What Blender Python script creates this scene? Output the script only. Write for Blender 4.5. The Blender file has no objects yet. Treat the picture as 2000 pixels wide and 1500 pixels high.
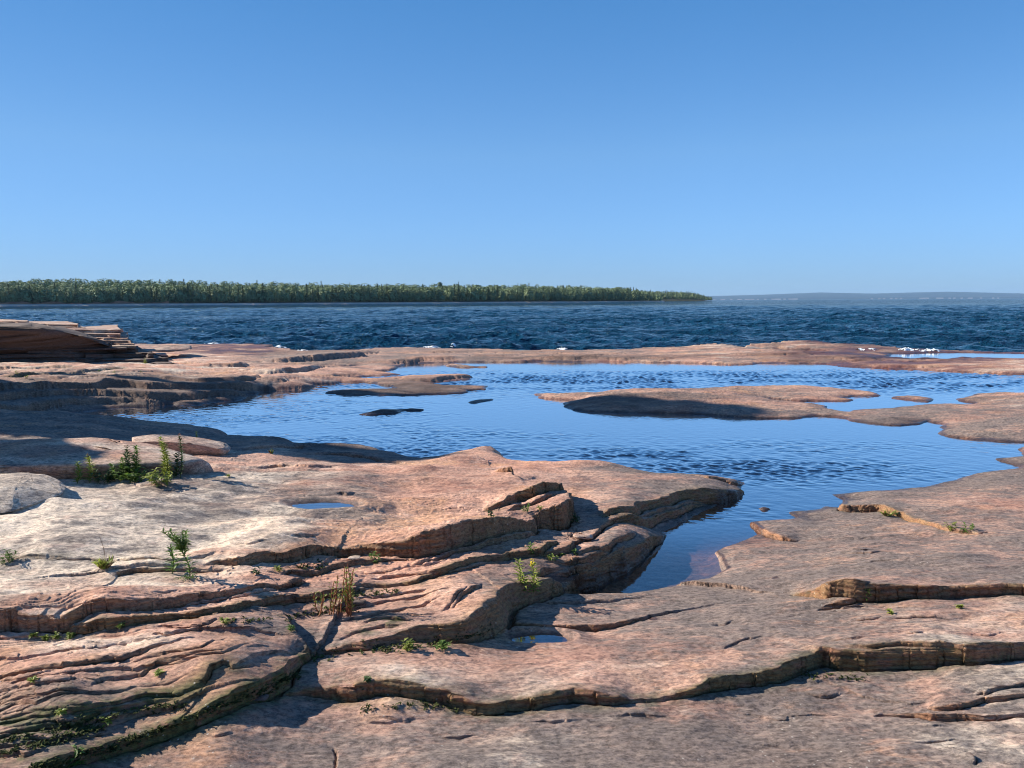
import bpy, bmesh, math, random
import numpy as np
from mathutils import Vector, Matrix, noise as mnoise
R = math.radians
random.seed(7)
rng = np.random.default_rng(7)
SC = bpy.context.scene

# ------------------------------------------------------------------ camera
F = 1502.0                      # focal length in photo pixels (2000 wide)
CAMZ = 2.1
PITCH, ROLL = R(6.16), 0.0050
_f = np.array([0, math.cos(PITCH), -math.sin(PITCH)])
_u0 = np.array([0, math.sin(PITCH), math.cos(PITCH)])
_r0 = np.array([1.0, 0, 0])
CU = _u0*math.cos(ROLL) + _r0*math.sin(ROLL)
CR = _r0*math.cos(ROLL) - _u0*math.sin(ROLL)
cd = bpy.data.cameras.new('camera')
cam = bpy.data.objects.new('camera', cd)
SC.collection.objects.link(cam)
cd.sensor_width = 36
cd.lens = 36*F/2000
cd.clip_start, cd.clip_end = 0.1, 60000
m = Matrix.Identity(4)
for i in range(3):
    m[i][0], m[i][1], m[i][2] = CR[i], CU[i], -_f[i]
m[2][3] = CAMZ
cam.matrix_world = m
SC.camera = cam

# ------------------------------------------------------------------ light
SUN_EL, SUN_AZ = R(27), R(-75)      # azimuth from +Y, negative = left
sd = np.array([math.sin(SUN_AZ)*math.cos(SUN_EL), math.cos(SUN_AZ)*math.cos(SUN_EL), math.sin(SUN_EL)])
w = bpy.data.worlds.new('World'); SC.world = w; w.use_nodes = True
nt = w.node_tree; bg = nt.nodes['Background']
sky = nt.nodes.new('ShaderNodeTexSky'); sky.sky_type = 'NISHITA'
sky.sun_disc = False; sky.sun_elevation = SUN_EL; sky.sun_rotation = SUN_AZ
sky.air_density = 1.0; sky.dust_density = 0.15; sky.ozone_density = 3.2; sky.altitude = 180
# clear-air tint: Nishita is a little yellow low down, this sky is pale blue right to the horizon
tc = nt.nodes.new('ShaderNodeTexCoord'); sx = nt.nodes.new('ShaderNodeSeparateXYZ'); nt.links.new(tc.outputs['Generated'], sx.inputs[0])
rp_ = nt.nodes.new('ShaderNodeValToRGB'); nt.links.new(sx.outputs['Z'], rp_.inputs[0])
el = rp_.color_ramp.elements
el[0].position = 0.0; el[0].color = (.33, .51, .95, 1); el[1].position = .5; el[1].color = (.38, .74, 1.02, 1)
for p_, c_ in ((.028, (.355, .54, .975, 1)), (.09, (.45, .65, .99, 1)), (.18, (.55, .765, .985, 1)), (.347, (.42, .775, 1.02, 1))):
    e_ = el.new(p_); e_.color = c_
hs = nt.nodes.new('ShaderNodeMix'); hs.data_type = 'RGBA'; hs.blend_type = 'MULTIPLY'; hs.inputs[0].default_value = 1
nt.links.new(sky.outputs[0], hs.inputs[6]); nt.links.new(rp_.outputs[0], hs.inputs[7])
xr = nt.nodes.new('ShaderNodeMapRange'); nt.links.new(sx.outputs['X'], xr.inputs[0])
for i_, v_ in ((1, -.6), (2, .25), (3, .66), (4, 1.04)): xr.inputs[i_].default_value = v_
h2 = nt.nodes.new('ShaderNodeMix'); h2.data_type = 'RGBA'; h2.blend_type = 'MULTIPLY'; h2.inputs[0].default_value = 1
nt.links.new(hs.outputs[2], h2.inputs[6]); nt.links.new(xr.outputs[0], h2.inputs[7]); nt.links.new(h2.outputs[2], bg.inputs[0])
bg.inputs[1].default_value = 0.087
ld = bpy.data.lights.new('sun', 'SUN'); ld.energy = 5.0; ld.angle = R(0.5); ld.color = (1.0, 0.93, 0.82)
lo = bpy.data.objects.new('sun', ld); SC.collection.objects.link(lo)
lo.rotation_euler = Vector(tuple(sd)).to_track_quat('Z', 'Y').to_euler()
SC.view_settings.view_transform = 'Standard'; SC.view_settings.look = 'None'
SC.view_settings.exposure = 0.95; SC.view_settings.gamma = 1
SC.cycles.max_bounces = 6; SC.cycles.transparent_max_bounces = 8
SC.cycles.volume_bounces = 0
SC.cycles.sample_clamp_indirect = 4; SC.cycles.filter_width = 1.05

# ------------------------------------------------------------------ helpers
def ray(px, py):
    d = _f + CR*((px-1000)/F) - CU*((py-750)/F)
    return d
def hit(px, py, z=0.0):
    d = ray(px, py); t = (z-CAMZ)/d[2]
    return d[0]*t, d[1]*t
def atdepth(px, py, y):
    d = ray(px, py); t = y/d[1]
    return Vector((d[0]*t, y, CAMZ+d[2]*t))

_P = rng.permutation(256).astype(np.int32); _P = np.concatenate([_P, _P])
_A = rng.random(256)*2*np.pi; _GX = np.cos(_A).astype(np.float32); _GY = np.sin(_A).astype(np.float32)
def pn(x, y, s=0):
    x = np.asarray(x, np.float32) + s*17.31; y = np.asarray(y, np.float32) + s*9.77
    xi = np.floor(x).astype(np.int32); yi = np.floor(y).astype(np.int32)
    fx = x-xi; fy = y-yi
    u = fx*fx*fx*(fx*(fx*6-15)+10); v = fy*fy*fy*(fy*(fy*6-15)+10)
    x0 = xi & 255; x1 = (xi+1) & 255; y0 = yi & 255; y1 = (yi+1) & 255
    def g(a, b, dx, dy):
        h = _P[_P[a]+b]; return _GX[h]*dx + _GY[h]*dy
    n00 = g(x0, y0, fx, fy); n10 = g(x1, y0, fx-1, fy); n01 = g(x0, y1, fx, fy-1); n11 = g(x1, y1, fx-1, fy-1)
    a = n00+u*(n10-n00); b = n01+u*(n11-n01)
    return (a+v*(b-a))*1.5
def fbm(x, y, o=4, s=0, g=0.5):
    r = 0; a = 1; f = 1
    for i in range(o):
        r = r + a*pn(x*f, y*f, s+i*3.7); a *= g; f *= 2.03
    return r
def sstep(a, b, x):
    t = np.clip((x-a)/(b-a), 0, 1); return t*t*(3-2*t)

def tag(o, label=None, cat=None, group=None, kind=None):
    if label: o['label'] = label
    if cat: o['category'] = cat
    if group: o['group'] = group
    if kind: o['kind'] = kind
    return o
def link(name, me, mat=None, parent=None):
    o = bpy.data.objects.new(name, me); SC.collection.objects.link(o)
    if mat: me.materials.append(mat)
    if parent: o.parent = parent
    return o
def mesh_np(name, co, faces, smooth=True):
    """faces: (n,4) or (n,3) int array"""
    me = bpy.data.meshes.new(name)
    co = np.ascontiguousarray(co, np.float32); faces = np.ascontiguousarray(faces, np.int32)
    n, k = faces.shape
    me.vertices.add(len(co)); me.vertices.foreach_set('co', co.ravel())
    me.loops.add(n*k); me.loops.foreach_set('vertex_index', faces.ravel())
    me.polygons.add(n); me.polygons.foreach_set('loop_start', np.arange(0, n*k, k, dtype=np.int32))
    me.polygons.foreach_set('use_smooth', np.full(n, smooth))
    me.update(calc_edges=True)
    return me
def grid_faces(nr, nc):
    i = np.arange(nr*nc).reshape(nr, nc)
    return np.stack([i[:-1, :-1], i[:-1, 1:], i[1:, 1:], i[1:, :-1]], -1).reshape(-1, 4)
def add_attr(me, name, arr):
    a = me.attributes.new(name, 'FLOAT_COLOR', 'POINT')
    a.data.foreach_set('color', np.ascontiguousarray(arr, np.float32).ravel())

# ------------------------------------------------------------------ materials
class N:
    def __init__(s, name):
        s.m = bpy.data.materials.new(name); s.m.use_nodes = True
        s.t = s.m.node_tree; s.b = s.t.nodes['Principled BSDF']; s.out = s.t.nodes['Material Output']
    def n(s, typ, **k):
        nd = s.t.nodes.new('ShaderNode'+typ)
        for a, b in k.items():
            if a.startswith('i_'): nd.inputs[int(a[2:])].default_value = b
            else: setattr(nd, a, b)
        return nd
    def l(s, a, b): s.t.links.new(a, b)
    def pos(s, scale=(1, 1, 1), rot=(0, 0, 0)):
        g = s.n('NewGeometry'); mp = s.n('Mapping'); mp.inputs['Scale'].default_value = scale; mp.inputs['Rotation'].default_value = rot
        s.l(g.outputs['Position'], mp.inputs[0]); return mp.outputs[0]
    def noise(s, vec, scale, detail=5, rough=0.55, dist=0.0):
        nd = s.n('TexNoise'); nd.inputs['Scale'].default_value = scale; nd.inputs['Detail'].default_value = detail
        nd.inputs['Roughness'].default_value = rough; nd.inputs['Distortion'].default_value = dist
        s.l(vec, nd.inputs['Vector']); return nd.outputs[0]
    def mr(s, v, a, b, c=0.0, d=1.0, smooth=True):
        nd = s.n('MapRange'); nd.interpolation_type = 'SMOOTHSTEP' if smooth else 'LINEAR'
        s.set(nd.inputs['Value'], v)
        for k, x in zip(('From Min', 'From Max', 'To Min', 'To Max'), (a, b, c, d)): s.set(nd.inputs[k], x)
        return nd.outputs[0]
    def set(s, inp, v):
        if isinstance(v, bpy.types.NodeSocket): s.l(v, inp)
        else: inp.default_value = v
    def math(s, op, a, b=0.0, clamp=False):
        nd = s.n('Math', operation=op); nd.use_clamp = clamp; s.set(nd.inputs[0], a); s.set(nd.inputs[1], b); return nd.outputs[0]
    def mix(s, f, a, b, blend='MIX'):
        nd = s.n('Mix', data_type='RGBA', blend_type=blend); s.set(nd.inputs[0], f)
        for i, v in ((6, a), (7, b)):
            if isinstance(v, tuple): v = v + (1,) if len(v) == 3 else v
            s.set(nd.inputs[i], v)
        return nd.outputs[2]
    def bump(s, h, dist, strength=1.0, normal=None):
        nd = s.n('Bump'); nd.inputs['Distance'].default_value = dist; s.set(nd.inputs['Strength'], strength); s.l(h, nd.inputs['Height'])
        if normal: s.l(normal, nd.inputs['Normal'])
        return nd.outputs[0]
    def attr(s, name):
        a = s.n('Attribute', attribute_name=name); sp = s.n('SeparateColor'); s.l(a.outputs['Color'], sp.inputs[0]); return sp.outputs, a.outputs['Alpha']

def rock_mat(name, use_attr=True, grey=0.35, cream=0.2, dark=0.0):
    k = N(name)
    ps = k.pos((.7, 1.7, 4), (0, 0, R(8)))
    pp = k.pos()
    if use_attr:
        (zc, zg, zw), zm = k.attr('zone')[0], k.attr('zone')[1]
        (fs, zr, wt), _ = k.attr('aux')
    else:
        zc, zg, zw, zm, fs, zr, wt = cream, grey, dark, 0.0, 0.0, 0.0, 0.0
    n1 = k.noise(ps, 1.3, 6, 0.6, 0.6)
    n2 = k.noise(ps, 6.0, 8, 0.68, 0.35)
    n3 = k.noise(pp, 1.1, 6, 0.62, 0.4)
    n4 = k.noise(k.pos((.8, 1.3, 2)), 34, 7, 0.8)
    n5 = k.noise(k.pos((.7, 1.5, 1.5), (0, 0, R(10))), 9, 8, 0.72, .15)
    c = k.mix(k.mr(n1, .36, .62), (0.42, 0.220, 0.155), (0.59, 0.350, 0.250))
    c = k.mix(k.mr(n3, .5, .66, 0, .55), c, (0.56, 0.31, 0.155))
    c = k.mix(k.mr(n2, .55, .70, 0, .6), c, (0.27, 0.155, 0.115))
    # cream bleached zones
    cm = k.math('ADD', k.math('MULTIPLY', zc, 1.25), k.math('MULTIPLY', k.math('SUBTRACT', n1, .5), 1.6), True)
    c = k.mix(k.mr(cm, .25, .75), c, k.mix(k.mr(n2, .4, .65), (0.72, 0.60, 0.47), (0.52, 0.43, 0.345)))
    # grey-black lichen
    gm = k.math('ADD', k.math('MULTIPLY', zg, .30), k.math('ADD', k.math('MULTIPLY', n5, .62), k.math('MULTIPLY', n2, .5)))
    gsel = k.mr(gm, .64, .80)
    c = k.mix(k.math('MULTIPLY', gsel, .82), c, k.mix(n4, (0.085, 0.078, 0.074), (0.21, 0.185, 0.17)))
    n6 = k.noise(k.pos((.45, 2.0, 4), (0, 0, R(9))), 14, 6, .65)
    n8 = k.noise(k.pos((.9, 1.35, 2), (0, 0, R(7))), 3.6, 10, .74, .1)
    c = k.mix(k.math('MULTIPLY', k.mr(n8, .47, .57), k.math('ADD', k.math('MULTIPLY', zg, 1.15), .03, True)), c, k.mix(n4, (0.075, 0.064, 0.06), (0.19, 0.155, 0.14)))
    c = k.mix(k.math('MULTIPLY', k.mr(n8, .44, .36), .55), c, (0.60, 0.42, 0.325))
    n9 = k.noise(k.pos((.5, 1.0, 1), (0, 0, R(5))), .9, 4, .6)
    c = k.mix(k.mr(n9, .50, .62, 0, .45), c, k.mix(1.0, c, (.66, .58, .56), 'MULTIPLY'))
    c = k.mix(k.mr(n9, .46, .36, 0, .5), c, k.mix(1.0, c, (1.22, 1.08, .98), 'MULTIPLY'))
    n7 = k.noise(k.pos((.6, 1.6, 2), (0, 0, R(4))), 2.2, 5, .6)
    c = k.mix(k.math('MULTIPLY', k.mr(n6, .58, .66), k.mr(n7, .42, .60, .12, .75)), c, (0.13, 0.10, 0.085))
    c = k.mix(k.math('MULTIPLY', k.mr(n6, .40, .33), .45), c, (0.66, 0.52, 0.42))
    # overall warm-grey weathering film
    c = k.mix(k.math('MULTIPLY', k.math('MULTIPLY', zg, k.mr(zc, .2, .8, 1, .15) if use_attr else 1.0), k.mr(n3, .3, .65, 1.0, .6)), c, k.mix(n4, (0.125, 0.098, 0.084), (0.25, 0.195, 0.165)))
    # fresh broken faces
    fc = k.mix(k.mr(n5, .35, .65), (0.24, 0.105, 0.055), (0.33, 0.17, 0.085))
    fc = k.mix(k.mr(k.noise(k.pos((1, 1, 9)), 8, 5, .6), .5, .7, 0, .7), fc, (0.11, 0.075, 0.055))
    c = k.mix(k.math('MULTIPLY', fs, .85), c, fc)
    # red wet stained
    c = k.mix(k.math('MULTIPLY', zr, k.mr(n2, .3, .6, .55, 1)), c, k.mix(k.mr(n1, .4, .6), (0.12, 0.042, 0.035), (0.24, 0.09, 0.06)))
    c = k.mix(zw, c, k.mix(n2, (0.03, 0.022, 0.02), (0.12, 0.07, 0.05)))  # dark tone: painted shade as well as wet rock
    # moss
    mm = k.math('MULTIPLY', k.math('MULTIPLY', zm, .85), k.mr(k.math('ADD', k.math('MULTIPLY', n3, .6), k.math('ADD', n5, k.math('MULTIPLY', n4, .3))), .80, 1.02))
    c = k.mix(mm, c, k.mix(n4, (0.018, 0.028, 0.007), (0.10, 0.12, 0.03)))
    # speckle
    vo = k.n('TexVoronoi'); vo.inputs['Scale'].default_value = 26; vo.inputs['Randomness'].default_value = 1; k.l(pp, vo.inputs['Vector'])
    sp = k.math('MULTIPLY', k.mr(vo.outputs['Distance'], .09, .15, 1, 0), k.mr(n3, .52, .6))
    c = k.mix(k.math('MULTIPLY', sp, .6), c, (0.55, 0.52, 0.46))
    c = k.mix(k.mr(n4, .25, .75, 0, 1, False), c, k.mix(1.0, c, (1.55, 1.5, 1.45), 'MULTIPLY'))
    c = k.mix(k.mr(n4, .36, .58, .9, 0), c, k.mix(1.0, c, (.42, .40, .40), 'MULTIPLY'))
    c = k.mix(k.math('MULTIPLY', wt, .88), c, k.mix(1.0, c, (.30, .24, .22), 'MULTIPLY'))
    k.l(c, k.b.inputs['Base Color'])
    k.l(k.mr(wt, 0, 1, .88, .28, False), k.b.inputs['Roughness'])
    k.b.inputs['Specular IOR Level'].default_value = 0.35
    hsum = k.math('ADD', k.math('MULTIPLY', n2, .5), k.math('ADD', k.math('MULTIPLY', n4, .30), k.math('MULTIPLY', n5, .35)))
    k.l(k.bump(hsum, .026, .85), k.b.inputs['Normal'])
    return k.m
ROCK = rock_mat('sandstone')
ROCKB = rock_mat('boulder_stone', False, .3, .35)
ROCKD = rock_mat('shaded_outcrop_stone', False, 1.0, .0, .55)  # shade of the outcrop front is put into this darker stone copy
ROCKP = rock_mat('pale_stone', False, .35, .9)

def water_pool():
    k = N('pool_water')
    (rp, tb, sh_), _a = k.attr('ripple')
    p = k.pos((1, 1, 1), (0, 0, R(-14)))
    n1 = k.noise(k.pos((1.25, 1.1, 1), (0, 0, R(-16))), 4.6, 3, .5, .3)
    nf = k.noise(k.pos((1.9, .62, 1), (0, 0, R(-6))), 3.6, 2, .5, .3)
    sy = k.n('SeparateXYZ'); k.l(k.pos(), sy.inputs[0]); far_ = k.mr(sy.outputs['Y'], 12.5, 16.5)
    mxx = k.n('Mix', data_type='FLOAT'); k.l(far_, mxx.inputs[0]); k.l(n1, mxx.inputs[2]); k.l(nf, mxx.inputs[3]); n1 = mxx.outputs[0]
    n2 = k.noise(k.pos((1, 1.2, 1), (0, 0, R(10))), 11, 2, .5)
    h = k.math('ADD', n1, k.math('MULTIPLY', n2, .35))
    patch = k.mr(k.noise(k.pos((.35, 1.3, 1), (0, 0, R(-8))), 1.0, 3, .6, 1.0), .36, .54, .35, 1)
    st = k.math('MULTIPLY', k.math('MULTIPLY', rp, patch), 1.0)
    st = k.math('ADD', st, .015)
    nb = k.bump(n2, .004, .5)
    fr = k.n('Fresnel'); fr.inputs[0].default_value = 1.33; k.l(nb, fr.inputs['Normal'])
    gl = k.n('BsdfGlossy'); gl.inputs['Roughness'].default_value = .015; k.l(nb, gl.inputs['Normal']); gl.inputs[0].default_value = (.93, .95, .98, 1)
    tr = k.n('BsdfTransparent')
    k.l(k.mix(sh_, k.mix(tb, (.80, .64, .56), (.22, .32, .42)), (.90, .80, .72)), tr.inputs[0])
    ms = k.n('MixShader'); k.l(k.math('MULTIPLY', k.math('SUBTRACT', 1.0, k.math('POWER', 2.718, k.math('MULTIPLY', fr.outputs[0], -5.8))), k.mr(sh_, 0, 1, 1, .55, False)), ms.inputs[0]); k.l(tr.outputs[0], ms.inputs[1]); k.l(gl.outputs[0], ms.inputs[2])
    k.l(ms.outputs[0], k.out.inputs[0])
    return k.m
POOLM = water_pool()

def water_lake():
    k = N('lake_water')
    (fo, _g, _b), _a = k.attr('foam')
    n0 = k.noise(k.pos((.5, 1.0, 1), (0, 0, R(-20))), .9, 8, .66, .5)
    n1 = k.noise(k.pos((.3, 1.0, 1), (0, 0, R(-8))), .10, 7, .68, .8)
    nb = k.bump(n1, 9.0, .8)
    nb = k.bump(n0, .8, .7, nb)
    col = k.mix(k.mr(k.noise(k.pos((.2, 1, 1)), .012, 4, .6), .35, .65), (0.005, 0.038, 0.082), (0.009, 0.060, 0.118))
    k.l(k.mix(fo, col, (.75, .8, .82)), k.b.inputs['Base Color'])
    k.l(k.mr(fo, 0, 1, .06, .8, False), k.b.inputs['Roughness'])
    k.b.inputs['IOR'].default_value = 1.33
    sy = k.n('SeparateXYZ'); k.l(k.pos(), sy.inputs[0]); k.l(k.mr(sy.outputs['Y'], 60, 420, .085, .007), k.b.inputs['Specular IOR Level'])
    k.l(nb, k.b.inputs['Normal'])
    return k.m
LAKEM = water_lake()

def simple(name, c1, c2, scale=20, rough=.7, spec=.3, trans=0.0, rnd=False):
    k = N(name)
    n = k.noise(k.pos(), scale, 3)
    f = k.mr(n, .35, .65)
    if rnd:
        oi = k.n('ObjectInfo'); f = k.math('ADD', k.math('MULTIPLY', f, .5), k.math('MULTIPLY', oi.outputs['Random'], .5))
    k.l(k.mix(f, c1, c2), k.b.inputs['Base Color'])
    k.b.inputs['Roughness'].default_value = rough; k.b.inputs['Specular IOR Level'].default_value = spec
    if trans:
        tl = k.n('BsdfTranslucent'); k.l(k.mix(.5, k.mix(f, c1, c2), (c2[0]*1.3, c2[1]*1.5, c2[2])), tl.inputs[0])
        ms = k.n('MixShader'); ms.inputs[0].default_value = trans
        k.l(k.b.outputs[0], ms.inputs[1]); k.l(tl.outputs[0], ms.inputs[2]); k.l(ms.outputs[0], k.out.inputs[0])
    return k.m
LEAF = simple('green_leaf', (0.06, 0.12, 0.02), (0.17, 0.25, 0.05), 40, .55, .4, .3)
LEAFY = simple('yellow_green_leaf', (0.15, 0.20, 0.03), (0.34, 0.36, 0.08), 40, .55, .4, .3)
LEAFD = simple('dark_green_leaf', (0.02, 0.045, 0.012), (0.06, 0.11, 0.025), 40, .55, .4, .25)
DRY = simple('dry_brown', (0.12, 0.07, 0.035), (0.30, 0.17, 0.08), 40)
STEMR = simple('red_stem', (0.16, 0.045, 0.02), (0.30, 0.11, 0.04), 50)
STEMG = simple('green_stem', (0.07, 0.09, 0.02), (0.17, 0.17, 0.05), 50)
FLOW = simple('yellow_flower', (0.60, 0.42, 0.02), (0.8, 0.6, 0.04), 60)
MOSSM = simple('moss', (0.022, 0.028, 0.010), (0.085, 0.095, 0.03), 60, .9, .1)
FOAM = simple('foam_white', (0.72, 0.76, 0.78), (0.85, 0.87, 0.88), 5, .8)
BARK = simple('bark', (0.06, 0.045, 0.035), (0.13, 0.10, 0.08), 8)
def far_leaf(name, a, b):
    k = N(name)
    f = k.mr(k.noise(k.pos((.6, .6, 1)), .16, 4, .7), .32, .68)
    f2 = k.mr(k.noise(k.pos(), .9, 2), .35, .65)
    k.l(k.mix(k.math('MULTIPLY', f2, .6), k.mix(f, a, b), (b[0]*1.25, b[1]*1.2, b[2])), k.b.inputs['Base Color'])
    k.b.inputs['Roughness'].default_value = .7; k.b.inputs['Specular IOR Level'].default_value = .2
    return k.m
FOR_D = far_leaf('dark_conifer_foliage', (0.06, 0.095, 0.06), (0.15, 0.20, 0.11))
FOR_L = far_leaf('broadleaf_foliage', (0.125, 0.17, 0.09), (0.235, 0.30, 0.165))
SOIL = simple('forest_floor', (0.03, 0.035, 0.02), (0.06, 0.06, 0.035), .1)
SAND = simple('beach_sand', (0.58, 0.47, 0.40), (0.70, 0.60, 0.52), .08, .9)
REDB = simple('red_bank', (0.20, 0.09, 0.055), (0.42, 0.20, 0.12), .15, .9)

# ------------------------------------------------------------------ terrain authoring
# columns/rows of the working grid:  x = y*(u-1000)/F ,  y = F*CAMZ/v
NC_IN, STEPC = 1280, None
ucol = np.concatenate([np.linspace(-1300, -110, 90, endpoint=False), np.linspace(-110, 2110, NC_IN), np.linspace(2110, 3000, 71)[1:]]).astype(np.float32)
FC = F*CAMZ
vrow = np.concatenate([np.linspace(2100, 1120, 90, endpoint=False), np.linspace(1120, 84, 1500), np.linspace(84, 60, 24)[1:]]).astype(np.float32)
NR, NC = len(vrow), len(ucol)
V, U = np.meshgrid(vrow, ucol, indexing='ij')
Y = (FC/V).astype(np.float32); X = (Y*(U-1000)/F).astype(np.float32)
def uv_of(x, y): return 1000+F*x/y, FC/y
_ci = np.arange(NC, dtype=np.float32); _ri = np.arange(NR, dtype=np.float32)
def lookup(A, x, y):
    u, v = uv_of(np.asarray(x, float), np.asarray(y, float))
    c = np.interp(u, ucol, _ci); r = np.interp(-v, -vrow, _ri)
    c0 = np.clip(np.floor(c).astype(int), 0, NC-2); r0 = np.clip(np.floor(r).astype(int), 0, NR-2)
    fc = c-c0; fr = r-r0
    return (A[r0, c0]*(1-fc)+A[r0, c0+1]*fc)*(1-fr) + (A[r0+1, c0]*(1-fc)+A[r0+1, c0+1]*fc)*fr

# control points: px, py, height, cream, grey
CT = [
 (1200,1180,.06,0,.7),(1300,1205,.09,0,.8),(1500,1150,.09,0,.7),(1500,1070,.05,0,.6),(1700,1050,.10,.1,.5),(1900,1000,.13,.1,.4),
 (1950,925,.08,0,.8),(1750,975,.05,0,.8),(1560,1020,.04,0,.9),(1700,1110,.15,0,.6),(1950,1110,.18,0,.7),(1300,1290,.14,.1,.5),(1100,1290,.14,.1,.3),
 (800,1310,.15,.1,.2),(640,1320,.13,0,.5),(1600,1240,.14,.1,.5),(1900,1235,.16,.15,.4),(1000,1450,.10,.25,.4),(1500,1450,.10,.2,.8),(1850,1450,.14,.4,.5),
 (600,1450,.08,0,.6),(300,1480,.06,0,.3),(900,1410,.10,0,.6),(1060,1250,.03,0,.7),(1200,1450,.1,.2,.8),(1700,1380,.12,.1,.4),
 (100,1300,.27,.1,.05),(400,1270,.27,.05,.05),(300,1380,.21,0,.25),(60,1470,.15,0,.3),(500,1320,.2,0,.5),
 (100,1170,.32,.1,.1),(400,1150,.32,.05,.05),(620,1180,.24,0,.1),
 (800,1180,.22,.05,.15),(960,1140,.2,.05,.2),(800,1110,.25,0,.1),(700,1235,.18,.1,.1),(1060,1110,.17,.1,.3),(900,1225,.15,0,.4),
 (200,1010,.46,.95,.35),(60,1040,.45,.8,.2),(100,960,.44,.9,.3),(400,960,.42,.45,.45),(640,985,.36,.0,.7),(640,940,.37,.6,.5),(760,930,.33,.05,0),(860,965,.30,0,0),
 (900,1010,.27,0,0),(500,1050,.38,.75,.2),(700,1050,.31,.1,0),(300,1080,.36,.8,.1),(60,1130,.36,.8,.7),(250,1130,.34,.4,.2),(960,930,.22,0,0),(1040,985,.20,0,0),(1080,960,.17,0,0),
 (450,1010,.40,.7,.5),(350,1000,.43,.6,.9),(250,1065,.40,.9,.4),
 (1200,950,.17,.1,.5),(1350,945,.13,0,.7),(1200,1000,.14,.2,.3),(1250,1060,.10,0,.6),(1150,1110,.09,0,.7),(1300,990,.1,.1,.4),
 (400,915,.34,.2,.2),(500,885,.20,.2,.2),(560,905,.30,.1,.1),(700,895,.12,.1,.4),(640,880,.10,0,.9),(200,930,.36,.4,.3),(60,880,.42,0,.6),
 (100,835,.36,0,.6),(300,850,.28,0,.6),(0,815,.42,0,.6),(430,865,.15,0,.6),
 (200,725,.36,.3,.15),(500,733,.24,.3,.1),(0,735,.40,.2,.15),(650,722,.14,.1,.1),(350,700,.26,.3,.1),(620,700,.15,0,.8),(800,695,.11,0,.5),(900,741,.05,0,.2),
 (800,762,.08,0,.8),(1250,782,.26,.1,.4),(1120,800,.12,.1,.4),(1400,770,.16,0,.4),(1600,768,.09,.1,.3),(1500,797,.14,0,.5),(1800,818,.08,0,.7),(1950,835,.14,0,.7),
 (1900,795,.09,.1,.5),(1000,693,.10,0,.55),(1200,695,.11,.1,.45),(1400,694,.10,.15,.3),(1520,669,.36,.3,.3),(1600,702,.06,0,.3),(1780,712,.05,.1,.2),(1950,716,.12,.3,.1),
 (400,680,.14,0,.4),(500,677,.10,0,.2),(600,690,.14,0,.4),(1680,684,.10,0,.6),(1900,694,.03,0,.3),(250,790,.2,0,.7),(50,790,.3,0,.7),(450,765,.15,0,.7),
 (-400,900,.5,.3,.3),(-400,720,.6,.1,.5),(2400,900,.15,0,.6),(2400,1200,.2,0,.6),(2400,720,.1,0,.3),(-400,1200,.3,.3,.3),
]
CTw = []
for px, py, z, a, b in CT:
    x, y = hit(px, py, z); u, v = uv_of(x, y); CTw.append((u, math.log(v), z, a, b))
CTw = np.array(CTw)
def ctrl_fields():
    # evaluate on a coarse grid, upsample
    uc = ucol[::8]; vr = vrow[::8]
    if uc[-1] != ucol[-1]: uc = np.append(uc, ucol[-1])
    if vr[-1] != vrow[-1]: vr = np.append(vr, vrow[-1])
    VV, UU = np.meshgrid(np.log(vr), uc, indexing='ij')
    num = np.zeros(VV.shape+(3,)); den = np.zeros(VV.shape)
    for u, v, z, a, b in CTw:
        d2 = ((UU-u)/85)**2 + ((VV-v)/.075)**2
        wt = np.exp(-d2*.5)+1e-3/(1+d2*.3)**2
        den += wt
        num += wt[..., None]*np.array([z, a, b])
    fld = num/den[..., None]
    def up(A):
        B = np.empty((A.shape[0], NC), np.float32)
        for i in range(A.shape[0]): B[i] = np.interp(ucol, uc, A[i])
        t = np.interp(-vrow, -vr, np.arange(len(vr))); r0 = np.clip(t.astype(int), 0, len(vr)-2); fr = (t-r0)[:, None].astype(np.float32)
        return (B[r0]*(1-fr)+B[r0+1]*fr).astype(np.float32)
    return up(fld[..., 0]), up(fld[..., 1]), up(fld[..., 2])
H, CREAM, GREY = ctrl_fields()

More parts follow.
